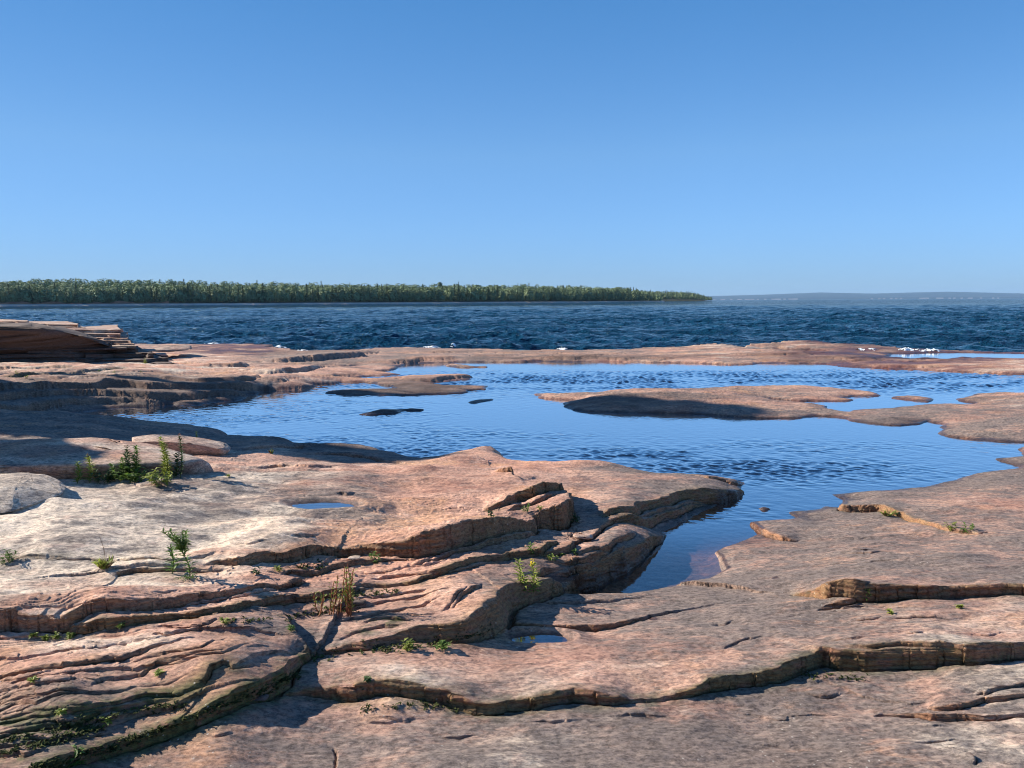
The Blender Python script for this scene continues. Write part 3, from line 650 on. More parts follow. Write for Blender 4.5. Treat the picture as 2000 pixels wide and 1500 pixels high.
# ---- zones
RED = (sstep(1480, 1650, U)*sstep(20.5, 23.5, Y)*sstep(.16, .05, Z)).astype(np.float32)
RED = np.maximum(RED, sstep(330, 400, U)*sstep(560, 520, U)*sstep(27, 29, Y)*.9)
RED = np.maximum(RED, ((lambda cx, cy, sx_, sy_: np.exp(-(((U-cx)/sx_)**2+((V+588-cy)/sy_)**2)**2))(1720, 700, 190, 13)+(lambda cx, cy, sx_, sy_: np.exp(-(((U-cx)/sx_)**2+((V+588-cy)/sy_)**2)**2))(1635, 677, 90, 9)).astype(np.float32))
RED *= np.clip(.75+1.2*fbm(X*.8, Y*.8, 3, 70), 0, 1)
wbw = (.018+.0045*Y)*(1+.9*fbm(X*3, Y*3, 3, 71))
shore = np.where(SD > 0, np.maximum(sstep(.045, .004, Z+.012*fbm(X*6, Y*6, 3, 71))*(Y < 24), sstep(wbw, wbw*.5, SD)), 1.0)
WET = np.clip(np.maximum(np.maximum(shore, WETX), RED*.8), 0, 1)
inl = sstep(6.9, 6.0, Y)*sstep(1500, 1440, U)*(SD < .0)
WET *= 1-.85*inl
WET = np.where(SD < -.05, WET*.35, WET)
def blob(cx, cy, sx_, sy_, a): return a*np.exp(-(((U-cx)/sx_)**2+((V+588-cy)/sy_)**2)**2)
SHADE_DAMP = (blob(790, 760, 175, 14, .85)+blob(770, 803, 90, 10, .9)+blob(1240, 797, 170, 13, .45)+blob(700, 888, 130, 16, .8)+blob(560, 874, 50, 12, .8)+blob(600, 693, 110, 7, .5)+blob(250, 775, 330, 22, .5)+blob(1780, 706, 120, 5, .5)+blob(1650, 676, 70, 6, .55)+blob(1200, 704, 420, 3, .5)+blob(1620, 709, 120, 4, .5)+blob(1900, 790, 60, 5, .4)+blob(1780, 832, 60, 6, .5)).astype(np.float32)  # tree shade painted on islets and left rocks; other blobs are damp stone
SHADE_DAMP = np.clip(SHADE_DAMP*(1+.5*fbm(X*1.5, Y*2, 3, 75)), 0, .9)
GREYF = np.clip(GREY+.35*fbm(X*.7, Y*1.3, 3, 72)*(GREY > .02), 0, 1)
CREAMF = np.clip(CREAM+.3*fbm(X*.8, Y*1.4, 3, 73)*(CREAM > .02), 0, 1)

# ---- adaptive resample along each column so that steep faces get rows of their own
dz = np.diff(Z, axis=0)*F/(.5*(Y[1:]+Y[:-1])); dv = np.diff(V, axis=0)
st = np.sqrt(dv*dv*.75+(dz*1.0)**2)
farz = sstep(300, 240, V[1:])
st = st*(1-farz)+np.abs(dv)*1.7*farz
near = (V[1:] > 1125) | (V[1:] < 86)
st = np.where(near, np.minimum(st, np.abs(dv)*.25), st)
cum = np.vstack([np.zeros((1, NC), np.float32), np.cumsum(st, 0)])
# smooth the arc-length totals across columns
ker = np.hanning(31); ker /= ker.sum()
def smc(A):
    P_ = np.pad(A, ((0, 0), (15, 15)), mode='edge'); out = np.zeros_like(A)
    for i, k_ in enumerate(ker): out += k_*P_[:, i:i+A.shape[1]]
    return out
cum = smc(cum.astype(np.float32))+cum*.0
NRF = 1550
idx = np.empty((NRF, NC), np.float32)
for c in range(NC):
    idx[:, c] = np.interp(np.linspace(0, cum[-1, c], NRF), cum[:, c], _ri)
r0 = np.clip(np.floor(idx).astype(int), 0, NR-2); fr = idx-r0; ccc = np.arange(NC)[None, :].repeat(NRF, 0)
def rs(A): return (A[r0, ccc]*(1-fr)+A[r0+1, ccc]*fr).astype(np.float32)
gX, gY, gZ = rs(X), rs(Y), rs(Z)
gV = rs(V); gY = (FC/gV).astype(np.float32); gX = gY*(ucol[None, :]-1000)/F
att = [rs(a) for a in (CREAMF, GREYF, SHADE_DAMP, MOSS, FRESH, RED.astype(np.float32), WET.astype(np.float32))]
co = np.stack([gX, gY, gZ], -1)
du = np.gradient(co, axis=1); dvv = np.gradient(co, axis=0)
nrmv = np.cross(du, dvv); nrmv /= np.linalg.norm(nrmv, axis=-1, keepdims=True)+1e-12
nrmv *= np.sign(nrmv[..., 2:3]+1e-9)
stp = sstep(.15, .55, 1-nrmv[..., 2])
zz = gZ+.012*fbm(gX*1.3, gY*1.3, 3, 81)
fq = np.clip(9/gY, .3, 1)
strat = pn(zz*55*fq, gX*.35+gY*.35, 82)+.6*pn(zz*130*fq, gX*.8+gY*.8, 83)+.5*fbm(gX*9+zz*20, gY*9+zz*31, 3, 84)*np.clip(7/gY, 0, 1)**2
amp = .013*np.clip(gY/5, .7, 2)*stp*np.clip(11/gY, 0, 1)**2
disp = strat*amp+amp*.3
co[..., 0] += nrmv[..., 0]*disp; co[..., 1] += nrmv[..., 1]*disp
fresh = np.clip(att[4]*1.0*np.clip(stp+.35, 0, 1)+stp*.35, 0, 1)
me = mesh_np('rock_ground', co.reshape(-1, 3), grid_faces(NRF, NC))
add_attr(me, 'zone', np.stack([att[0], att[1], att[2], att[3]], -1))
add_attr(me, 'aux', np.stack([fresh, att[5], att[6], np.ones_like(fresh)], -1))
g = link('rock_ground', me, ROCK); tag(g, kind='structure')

def ground_at(px, py):
    """first point of the rock surface met by the ray through (px, py)"""
    d = ray(px, py)
    t = np.geomspace(1.6, 44, 3000)
    zr = CAMZ+d[2]*t/d[1]; h = lookup(Z, d[0]*t/d[1], t)
    i = np.argmax(zr < h)
    if i == 0: i = 1500
    return Vector((d[0]*t[i]/d[1], t[i], float(max(h[i], zr[i]))))
def gz(x, y): return float(lookup(Z, x, y))

# ------------------------------------------------------------------ water
RIP = .64
def pool_mesh():
    u = np.concatenate([np.linspace(-30, 40, 12, endpoint=False), np.linspace(40, 2040, 1350), np.linspace(2040, 2330, 40)[1:]]); v = np.concatenate([np.linspace(700, 440, 160, endpoint=False), np.linspace(440, 112, 860), np.linspace(112, 92, 12)[1:]])
    VV, UU = np.meshgrid(v, u, indexing='ij'); yy = FC/VV; xx = yy*(UU-1000)/F
    s = lookup(SD, xx, yy); sl = lookup(SL, xx, yy)
    f = grid_faces(len(v), len(u))
    keep = ((s.ravel() < .35) & (sl.ravel() > .0))[f].all(1)
    # leave the water out where a ledge's own back would dip under it
    f = f[keep]; used = np.unique(f); mp = -np.ones(len(v)*len(u), int); mp[used] = np.arange(len(used))
    co = np.stack([xx, yy, np.zeros_like(xx)], -1).reshape(-1, 3)[used]
    px, py = UU.ravel()[used], (588+VV.ravel()[used])
    def bl(cx, cy, sx, sy, a): return a*np.exp(-.5*(((px-cx)/sx)**2+((py-cy)/sy)**2))
    r = .035+bl(1250, 742, 420, 14, 1.1)+bl(1800, 752, 260, 12, 1.1)+bl(760, 860, 240, 24, .42)+bl(1150, 895, 330, 20, .75)+bl(1500, 925, 220, 20, .7)+bl(620, 790, 180, 20, .2)+bl(350, 815, 250, 12, .3)+bl(1750, 890, 140, 25, .12)
    r -= bl(1300, 712, 900, 9, .5)+bl(1850, 838, 300, 20, .3)+bl(1250, 830, 300, 13, .3)
    r += bl(1430, 1010, 120, 30, .12)
    deep = np.clip(1-sstep(850, 1150, px)*.95, 0, 1)
    rg = np.random.default_rng(9); wx_, wy_ = co[:, 0], co[:, 1]; zz0 = np.zeros(len(co))
    patch = sstep(-.45, .35, fbm(wx_*.45, wy_*.9, 3, 120))*.75+.25
    for i in range(34):
        lam = .07*(.36/.07)**(i/33)*rg.uniform(.9, 1.1); th = R(-105)+rg.normal(0, .62)
        row_ = wy_*wy_/FC*.38
        fd = np.clip(1.5-row_*2.0/lam, 0, 1)*np.where(lam < .16, np.clip(1.6-wy_/22, .3, 1), np.clip(wy_/12, .5, 1.6))
        zz0 += .0175*lam*rg.uniform(.5, 1.4)*fd*np.sin(2*math.pi/lam*(math.cos(th)*wx_+math.sin(th)*wy_)+rg.uniform(0, 6.3)+1.5*pn(wx_*.9, wy_*.9, 130+i))
    co[:, 2] = zz0*np.clip(r, .02, 1)*patch*RIP
    me = mesh_np('pool_water', co, mp[f])
    add_attr(me, 'ripple', np.stack([np.clip(r, .02, 1), deep, sstep(1020, 1130, py), r*0+1], -1))
    return me
o = link('pool_water', pool_mesh(), POOLM); tag(o, kind='structure')
for (x, y, z, ax, ay) in PUD:
    n = 40; c = [(x, y, z)]+[(x+ax*1.6*math.cos(a), y+ay*1.6*math.sin(a), z) for a in np.linspace(0, 2*math.pi, n, endpoint=False)]
    me = mesh_np('puddle_water', np.array(c), np.array([(0, 1+i, 1+(i+1) % n) for i in range(n)]))
    add_attr(me, 'ripple', np.tile([.03, 0, .4, 1], (n+1, 1)))
    tag(link('puddle_water', me, POOLM), kind='structure')

def lake_mesh():
    LZ = -.22; hh = CAMZ-LZ
    u = np.concatenate([np.linspace(-1500, -150, 80, endpoint=False), np.linspace(-150, 2150, 1100), np.linspace(2150, 3500, 80)[1:]])
    v = np.concatenate([np.linspace(150, 50, 380), np.linspace(50, 3, 420)[1:], np.geomspace(3, .12, 60)[1:]])
    VV, UU = np.meshgrid(v, u, indexing='ij'); yy = F*hh/VV; xx = yy*(UU-1000)/F
    rs_ = np.random.default_rng(3)
    z = np.zeros_like(xx); dx = np.zeros_like(xx); dy = np.zeros_like(xx)
    row = yy*yy/(F*hh)*np.where(VV > 50, .26, .112)
    for i in range(70):
        lam = .55*(14/.55)**(i/69)*rs_.uniform(.9, 1.1)
        th = R(250)+rs_.normal(0, .55)
        kx, ky = math.cos(th)*2*math.pi/lam, math.sin(th)*2*math.pi/lam
        a = .0105*lam**.85*math.exp(-(lam/9)**2)*rs_.uniform(.5, 1.3)
        ph = rs_.uniform(0, 6.28); arg = kx*xx+ky*yy+ph
        fade = np.clip(1.7-row*2.2/lam, 0, 1)
        env = 1+.5*pn(xx*.12/lam**.5, yy*.12/lam**.5, i)
        z += a*fade*env*np.sin(arg); q = .75*a*fade*env
        dx += q*math.cos(th)*np.cos(arg); dy += q*math.sin(th)*np.cos(arg)
    s = sstep(25, 34, yy)
    crest = z*(.5+.5*sstep(25, 45, yy))
    gust = .85+.35*fbm(xx*.03, yy*.015, 3, 5)
    z = z*gust*(.55+.45*s)
    co = np.stack([xx+dx, yy+dy, LZ+z], -1)
    foam = sstep(.46, .56, crest*gust+.05*fbm(xx*2, yy*2, 3, 8)+.22*sstep(.35, .8, pn(xx*.06, yy*.03, 77)))
    me = mesh_np('lake_water', co.reshape(-1, 3), grid_faces(len(v), len(u)))
    add_attr(me, 'foam', np.stack([foam, foam*0, foam*0, foam*0+1], -1))
    return me
o = link('lake_water', lake_mesh(), LAKEM); tag(o, kind='structure')

# breaking foam: lumpy ridges along the lake edge of the shelf
def foam(px0, px1, py, zc, h, seed, name='foam'):
    """torn sheet of broken water: a lumpy strip with holes, thickest in the middle"""
    a0, a1 = hit(px0, py, zc), hit(px1, py, zc); L = a1[0]-a0[0]; nx = max(20, int(L/.022)); ny = 46; wid = .9
    tt_, ww = np.meshgrid(np.linspace(0, 1, nx), np.linspace(-1, 1, ny)); x = a0[0]+L*tt_; y0 = a0[1]+(a1[1]-a0[1])*tt_
    y = y0+ww*wid*.5+.25*pn(x*1.1, x*0, 200+seed)
    e = np.sin(np.pi*tt_)**.6*np.clip(1-ww**2, 0, 1); lump = np.clip(.5+.9*fbm(x*2.2, y*2.2, 4, 201+seed, .6), 0, 1.6)
    z = zc+h*1.15*e*lump+.018*fbm(x*22, y*22, 2, 205+seed)*e
    hole = fbm(x*4.5, y*3, 4, 210+seed, .6)+1.25*e-.75; f = grid_faces(ny, nx); f = f[(hole.ravel() > 0)[f].all(1)]
    used = np.unique(f); mp = -np.ones(nx*ny, int); mp[used] = np.arange(len(used))
    me = mesh_np(name, np.stack([x, y, z], -1).reshape(-1, 3)[used], mp[f]); return tag(link(name, me, FOAM), kind='stuff')
foam(398, 428, 671.5, .05, .06, 1); foam(522, 560, 680, .0, .10, 2); foam(560, 610, 686, .0, .06, 3)
foam(825, 862, 678, .1, .05, 5); foam(880, 893, 677, .12, .12, 6); foam(1085, 1110, 682, .1, .07, 7)
foam(1655, 1730, 687, .03, .13, 8); foam(1740, 1845, 686.5, .02, .15, 9); foam(1745, 1800, 685.5, .0, .10, 10)

# ------------------------------------------------------------------ boulders and the outcrop
def hull_rock(name, pts, mat, bev=.05, cuts=3, amp=.02, fr=3.0, strata=0.0, seed=0, sub=1):
    bm = bmesh.new()
    for p in pts: bm.verts.new(p)
    r = bmesh.ops.convex_hull(bm, input=bm.verts)
    for v in [v for v in bm.verts if not v.link_faces]: bm.verts.remove(v)
    bmesh.ops.bevel(bm, geom=list(bm.edges), offset=bev, segments=3, profile=.5, affect='EDGES', clamp_overlap=True)
    bmesh.ops.triangulate(bm, faces=bm.faces)
    for _ in range(cuts):
        ln = sorted((e.calc_length() for e in bm.edges), reverse=True)
        th = max(ln[0]*.5, .012)
        es = [e for e in bm.edges if e.calc_length() > th]
        if len(bm.verts) > 26000: break
        bmesh.ops.subdivide_edges(bm, edges=es, cuts=1)
        bmesh.ops.triangulate(bm, faces=[f for f in bm.faces if len(f.verts) > 3])
    for _ in range(sub): bmesh.ops.smooth_vert(bm, verts=bm.verts, factor=.5, use_axis_x=True, use_axis_y=True, use_axis_z=True)
    bm.normal_update()
    for v in bm.verts:
        p = v.co*fr+Vector((seed*7.1, seed*3.3, 0))
        d = mnoise.fractal(p, .7, 2.1, 5)*amp+mnoise.fractal(Vector((p.x*.25, p.y*.25, p.z*.25)), .7, 2, 2)*amp*2
        side = 1-abs(v.normal.z)
        if strata:
            q_ = v.co.z*4.2+v.co.x*.25+mnoise.noise(Vector((v.co.x*.8, v.co.y*.8, v.co.z)))*.9; iq = math.floor(q_)
            d += strata*side*.9*(math.sin(iq*12.9898+seed)*43758.5453 % 1.0-.5)*min(1, (q_-iq)*6)
            d += strata*side*(mnoise.noise(Vector((v.co.x*.4, v.co.y*.4, v.co.z*16/ max(.3, fr*.3))))+.5*mnoise.noise(Vector((v.co.x, v.co.y, v.co.z*45))))
        v.co += v.normal*d
    me = bpy.data.meshes.new(name); bm.to_mesh(me); bm.free()
    me.polygons.foreach_set('use_smooth', np.full(len(me.polygons), True))
    return link(name, me, mat)
def P(px, py, y): return atdepth(px, py, y)
def foot(px, py, dz=-.08):
    q = ground_at(px, py); return q+Vector((0, 0, dz))
# pink sloping rock behind the bushes
o = hull_rock('boulder', [P(-330,872,8.0),P(-60,858,8.1),P(95,853,8.15),P(205,854,8.15),P(285,864,8.1),P(372,888,7.95),P(408,905,7.8),P(418,925,7.75),P(395,898,7.6),P(360,903,7.4),P(250,906,7.35),P(140,915,7.35),P(-330,915,7.2),
  P(400,936,7.65),P(350,932,7.5),P(150,936,7.42),P(-330,970,7.2),P(-330,905,8.4),P(330,905,8.35),P(420,935,8.0)], ROCKB, .05, 9, .012, 2.2, seed=1)
tag(o, 'long pink sloping boulder behind the leafy weeds on the left', 'boulder')
o = hull_rock('boulder', [P(255,852,9.2),P(300,846,9.3),P(345,847,9.3),P(400,855,9.3),P(440,862,9.2),P(453,872,9.1),P(451,880,8.98),P(436,880,8.8),P(385,866,8.85),P(310,860,8.9),P(262,862,8.95),P(435,893,8.95),P(400,900,8.98),P(330,898,9.0),P(260,890,9.0),P(255,870,9.7),P(440,880,9.6),P(330,862,9.75),P(400,868,9.7)], ROCKB, .08, 9, .010, 2.0, seed=2)
tag(o, 'smooth rounded grey boulder at the pool edge, beyond the pink sloping boulder', 'boulder')
o = hull_rock('boulder', [P(-200,925,6.75),P(0,922,6.8),P(55,921,6.8),P(85,924,6.78),P(118,938,6.7),P(132,950,6.6),P(120,966,6.3),P(60,985,6.15),P(20,1000,5.95),P(-200,1030,5.8),P(-200,960,6.1),P(-10,955,6.2),P(30,950,6.25),P(-200,950,7.1),P(110,950,7.0),P(0,945,7.1)], ROCKP, .06, 9, .014, 2.5, seed=3)
tag(o, 'pale cream boulder with a rounded dark-shaded front at the left edge', 'boulder')

def join(objs, name):
    bm = bmesh.new()
    for q in objs:
        bm.from_mesh(q.data)
    me = bpy.data.meshes.new(name); bm.to_mesh(me); bm.free()
    mats = objs[0].data.materials[0]
    for q in objs: bpy.data.objects.remove(q)
    return link(name, me, mats)
root = bpy.data.objects.new('rock_outcrop', None); SC.collection.objects.link(root); root.location = (-14, 23, .3)
tag(root, 'dark layered rock outcrop with overhanging slabs standing at the far left', 'outcrop')
S1 = hull_rock('boulder_mass', [P(-220,640,24),P(-300,636,24),P(0,637,24),P(60,636,24),P(110,642,24),P(170,653,23.8),P(205,661,23.5),P(224,672,23),P(222,688,23.2),P(0,640,22.7),P(60,640,22.7),P(110,646,22.7),P(170,657,22.8),P(-300,638,22.6),P(-220,636,22.6),P(0,682,23.2),P(-220,690,22.8),P(180,688,23.4),
   P(-220,655,28),P(0,652,28),P(200,676,27)], ROCKD, .06, 9, .09, 1.1, .20, 4)
S2 = hull_rock('lower_ledge', [P(-220,685,22),P(0,682,22.7),P(150,686,22.7),P(215,688,22.8),P(225,698,22.6),P(190,705,22.4),P(-220,718,20.6),P(0,712,21.6),P(120,710,22),P(-220,690,26),P(200,694,26)], ROCKD, .1, 9, .05, .9, .08, 5)
S3 = hull_rock('cap_slab', [P(-220,614,25.5),P(0,624.5,25.6),P(60,626,25.6),P(110,630,25.6),P(160,634,25.4),P(169,639,25.2),P(168,647,25.1),P(150,649,24.9),P(95,644,24.4),P(20,634,24.0),P(-220,634,24.0),P(-220,628,27.5),P(150,640,27.2),P(0,630,27.2)], ROCKB, .05, 9, .04, 1.0, .05, 6)
S4 = hull_rock('right_slab', [P(165,650,24.3),P(200,645,24.6),P(228,643,24.6),P(238,648,24.4),P(238,655,24.3),P(208,659,24),P(165,660,23.8),P(220,656,26),P(170,655,26)], ROCKB, .05, 8, .03, 1.0, .04, 7)
S5 = hull_rock('layered_stack', [P(222,656,24.0),P(248,656,24.2),P(262,668,24.1),P(270,680,24),P(272,686,23.9),P(221,686,23.3),P(219,668,23.4),P(260,672,26),P(220,660,26),P(285,684,25.5)], ROCKB, .04, 9, .03, 1.2, .14, 8)
S6 = hull_rock('lower_slab', [P(130,700,22.8),P(220,688,23.2),P(280,684,23.6),P(318,683,23.5),P(332,692,23.1),P(342,703,22.8),P(345,709,22.6),P(300,711,22.2),P(190,709,22.2),P(120,708,22.2),P(310,690,26),P(200,695,26)], ROCKD, .05, 9, .05, 1.0, .12, 9)
S7 = hull_rock('right_ledge', [P(270,683,25),P(300,680,25.4),P(362,671,26.5),P(376,676,26.2),P(376,683,25.8),P(330,686,25),P(280,686,24.6),P(350,680,28)], ROCKB, .04, 8, .03, 1.0, .08, 10)
def strata_slab(name, pa, pb, depth, z0, z1, seed, mat, jag=.22, skew=0.0):
    """one bed of rock: a jagged plate whose front edge runs between columns pa and pb of the view at the given depth"""
    r_ = random.Random(seed); xa = depth*(pa-1000)/F; xb = depth*(pb-1000)/F; n = max(10, int((xb-xa)/.16)); out = []
    off = 0
    for i in range(n+1):
        if r_.random() < .3: off = r_.uniform(-jag, jag)
        out.append((xa+(xb-xa)*i/n, depth+off+skew*i/n+r_.uniform(-.03, .03)))
    for i in range(1, 12): out.append((xb*(1+(skew+i*.35)/depth)+r_.uniform(-.12, .06)-i*.05, depth+skew+i*.35+r_.uniform(-.05, .05)))
    out.append((xa, depth+4.2)); m_ = len(out); V_, F_ = [], []
    lv = [z0, z0+(z1-z0)*.3, z0+(z1-z0)*.72, z1-.012, z1]
    for j, zz_ in enumerate(lv):
        ins = (0.05, 0.0, .02, 0.0, .02)[j]
        for (x, y) in out: V_.append((x-(ins if x > xb-.5 else 0)+r_.uniform(-.012, .012), y+ins+r_.uniform(-.012, .012), zz_+r_.uniform(-.012, .012)*(j in (1, 2))+.02*math.sin(x*1.7+seed)))
    for j in range(4):
        for i in range(m_): a = j*m_+i; b = j*m_+(i+1) % m_; F_ += [(a, b, b+m_), (a, b+m_, a+m_)]
    cx, cy = (xa+xb)/2, depth+2.0; V_.append((cx, cy, z1+.03)); c_ = len(V_)-1
    for i in range(m_): F_.append((4*m_+i, 4*m_+(i+1) % m_, c_))
    return link(name, mesh_np(name, np.array(V_), np.array(F_), False), mat)
SL_ = []
for i, (pa, pb, dep_, z0, z1, mt, jg) in enumerate([(-200, 338, 22.3, .22, .36, ROCKD, .25), (-200, 322, 22.75, .34, .46, ROCKD, .25), (-200, 300, 23.0, .45, .60, ROCKD, .2), (-200, 262, 23.2, .58, .70, ROCKD, .3), (-200, 250, 23.0, .69, .76, ROCKD, .2),
      (120, 268, 23.45, .70, .79, ROCKB, .1), (120, 264, 23.6, .785, .86, ROCKB, .1), (120, 258, 23.75, .855, .95, ROCKB, .1), (120, 250, 23.9, .945, 1.03, ROCKB, .1), (110, 238, 24.1, 1.02, 1.16, ROCKB, .12), (100, 236, 24.4, 1.15, 1.28, ROCKB, .12),
      (-200, 168, 24.9, 1.24, 1.34, ROCKB, .25), (-200, 160, 25.2, 1.33, 1.42, ROCKB, .3), (-200, 60, 25.6, 1.41, 1.50, ROCKB, .3)]):
    SL_.append(strata_slab('rock_layer', pa, pb, dep_, z0, z1, 400+i, mt, jg))
for q in (S2, S3, S4, S5, S6): bpy.data.objects.remove(q)
for q in [S1, S7]+SL_:
    q.parent = root; q.matrix_parent_inverse = Matrix.Translation(-Vector(root.location))

# loose stones
def stone(px, py, r_, label, mat=ROCKB, seed=0):
    c = ground_at(px, py); rr = random.Random(seed)
    pts = [c+Vector((r_*rr.uniform(.7, 1.1)*sx, r_*.6*sy*rr.uniform(.7, 1.1), r_*.5*(sz*.5+.5)*rr.uniform(.7, 1))) for sx in (-1, 1) for sy in (-1, 1) for sz in (-1, 1)]
    tag(hull_rock('stone', pts, mat, r_*.2, 5, r_*.06, 8, seed=seed), label, 'stone')
stone(1140, 1053, .10, 'tan stone lying in the shadow below the corner of the main slab', seed=11)
stone(700, 1180, .055, 'dark stone beside the red-stemmed weed', ROCKD, 12)
stone(692, 1094, .05, 'pale stone lying in the crevice above the red-stemmed weed', ROCKP, 13)
stone(508, 1370, .045, 'dark stone wedged in the mossy fissure at lower left', ROCKD, 14)

# ------------------------------------------------------------------ plants
class MB:
    def __init__(s): s.v = []; s.f = []
    def leaf(s, p, d, up, L, W, curl=.15):
        d = d.normalized(); sd_ = d.cross(up)
        if sd_.length < 1e-4: sd_ = d.cross(Vector((1, 0, 0)))
        sd_.normalize(); n = sd_.cross(d)
        b = len(s.v)
        m1 = p+d*L*.45
        tip = p+d*L-n*L*curl
        s.v += [p, m1+sd_*W*.5+n*W*.18, tip, m1-sd_*W*.5+n*W*.18, m1]
        s.f += [(b, b+1, b+4), (b+1, b+2, b+4), (b+2, b+3, b+4), (b+3, b, b+4)]
    def tube(s, pts, r0, r1, n=5):
        b = len(s.v); m_ = len(pts)
        for i, p in enumerate(pts):
            t = (pts[min(i+1, m_-1)]-pts[max(i-1, 0)]).normalized()
            a = t.cross(Vector((.3, 1, .1))).normalized(); c = t.cross(a); r = r0+(r1-r0)*i/(m_-1)
            for k in range(n):
                th = 2*math.pi*k/n; s.v.append(p+a*math.cos(th)*r+c*math.sin(th)*r)
        for i in range(m_-1):
            for k in range(n):
                q = b+i*n; k2 = (k+1) % n
                s.f.append((q+k, q+k2, q+n+k2)); s.f.append((q+k, q+n+k2, q+n+k))
    def blob(s, p, r, rr):
        b = len(s.v)
        s.v += [p+Vector((0, 0, r)), p-Vector((0, 0, r))]+[p+Vector((math.cos(t)*r, math.sin(t)*r, 0)) for t in (0, 1.26, 2.51, 3.77, 5.03)]
        for k in range(5):
            a, c = b+2+k, b+2+(k+1) % 5; s.f += [(b, a, c), (b+1, c, a)]
    def build(s, name, mat, parent=None, org=Vector((0, 0, 0))):
        co = np.array([tuple(q-org) for q in s.v]) if s.v else np.zeros((3, 3))
        if not s.f: return None
        o = link(name, mesh_np(name, co, np.array(s.f), False), mat, parent); return o
def root_at(name, c, label, cat, group=None):
    e = bpy.data.objects.new(name, None); SC.collection.objects.link(e); e.location = c; tag(e, label, cat, group); e.empty_display_size = .05
    return e
def stem_path(c, top, bend, rr, n=8):
    out = []
    for i in range(n+1):
        t = i/n; p = c.lerp(top, t); p += Vector((bend*math.sin(t*math.pi), bend*.4*math.sin(t*math.pi*1.3), 0))
        if 0 < i < n: p += Vector((rr.uniform(-1, 1), rr.uniform(-1, 1), 0))*.003
        out.append(p)
    return out
def pix_h(c, npx): return npx*c.y/F
def leafy_stem(sm, lm, c, top, bend, rr, L, W, dens, r=.004, t0=.1, droop=.2):
    path = stem_path(c, top, bend, rr); sm.tube(path, r, r*.5)
    H_ = (top-c).length; n = max(5, int(H_*dens)); a = rr.uniform(0, 6)
    for i in range(n):
        t = t0+(1-t0)*i/n; k = min(int(t*(len(path)-1)), len(path)-2); f_ = t*(len(path)-1)-k
        p = path[k].lerp(path[k+1], f_); a += 2.4+rr.uniform(-.3, .3)
        d = Vector((math.cos(a), math.sin(a), rr.uniform(.25, .8)))
        lm.leaf(p, d, Vector((0, 0, 1)), L*rr.uniform(.7, 1.15)*(1-.35*t), W*rr.uniform(.8, 1.1)*(1-.3*t), droop*rr.uniform(.3, 1.5))
    return path

def goldenrod(px, py, hpx, label, lean=0.0, branches=5, seed=0, mat=LEAF, flowers=True):
    rr = random.Random(seed); c = ground_at(px, py); h = pix_h(c, hpx); e = root_at('goldenrod', c, label, 'wildflower')
    sm, lm, fm = MB(), MB(), MB()
    top = c+Vector((lean*h, 0, h*.62)); path = leafy_stem(sm, lm, c, top, .02, rr, h*.20, h*.075, 130, h*.014, t0=.12)
    for i in range(branches):
        a = i*2*math.pi/branches+rr.uniform(-.3, .3); b0 = path[-3 if i % 2 else -2]
        tp = top+Vector((math.cos(a)*h*.22-abs(lean)*.1, math.sin(a)*h*.16, h*rr.uniform(.22, .38)))
        leafy_stem(sm, lm, b0, tp, .01, rr, h*.17, h*.065, 260, h*.009, t0=.1)
        if flowers:
            for _ in range(10): fm.blob(tp+Vector((rr.gauss(0, h*.018), rr.gauss(0, h*.018), rr.gauss(0, h*.014))), h*.008, rr)
    for i in range(34):
        a = rr.uniform(0, 6.28); q = c+Vector((rr.gauss(0, h*.14), rr.gauss(0, h*.08), .004))
        lm.leaf(q, Vector((math.cos(a), math.sin(a), rr.uniform(.3, 1.2))), Vector((0, 0, 1)), h*rr.uniform(.08, .15), h*.03, .3)
    sm.build('stem', STEMG, e, c); lm.build('leaves', mat, e, c)
    if flowers: fm.build('flower_buds', LEAFY, e, c)
def slender(px, py, hpx, label, seed=0, flower=False, mat=LEAF, lean=0, n=1, name='wildflower', wide=1.0):
    rr = random.Random(seed); c = ground_at(px, py); h = pix_h(c, hpx); e = root_at(name, c, label, 'wildflower')
    sm, lm, fm = MB(), MB(), MB()
    for i in range(n):
        b = c+Vector((rr.uniform(-.02, .02)*n, rr.uniform(-.02, .02)*n, 0)); hh = h*(1 if i == 0 else rr.uniform(.5, .85))
        tp = b+Vector((lean*h+rr.uniform(-.05, .05)*h, 0, hh)); leafy_stem(sm, lm, b, tp, .01, rr, .07*wide, .024*wide, 230, .004, t0=.05)
        if flower and i == 0:
            for _ in range(14): fm.blob(tp+Vector((rr.gauss(0, .008), rr.gauss(0, .008), rr.gauss(0, .012))), .006, rr)
    sm.build('stem', STEMG, e, c); lm.build('leaves', mat, e, c)
    if flower: fm.build('flower_head', FLOW, e, c)
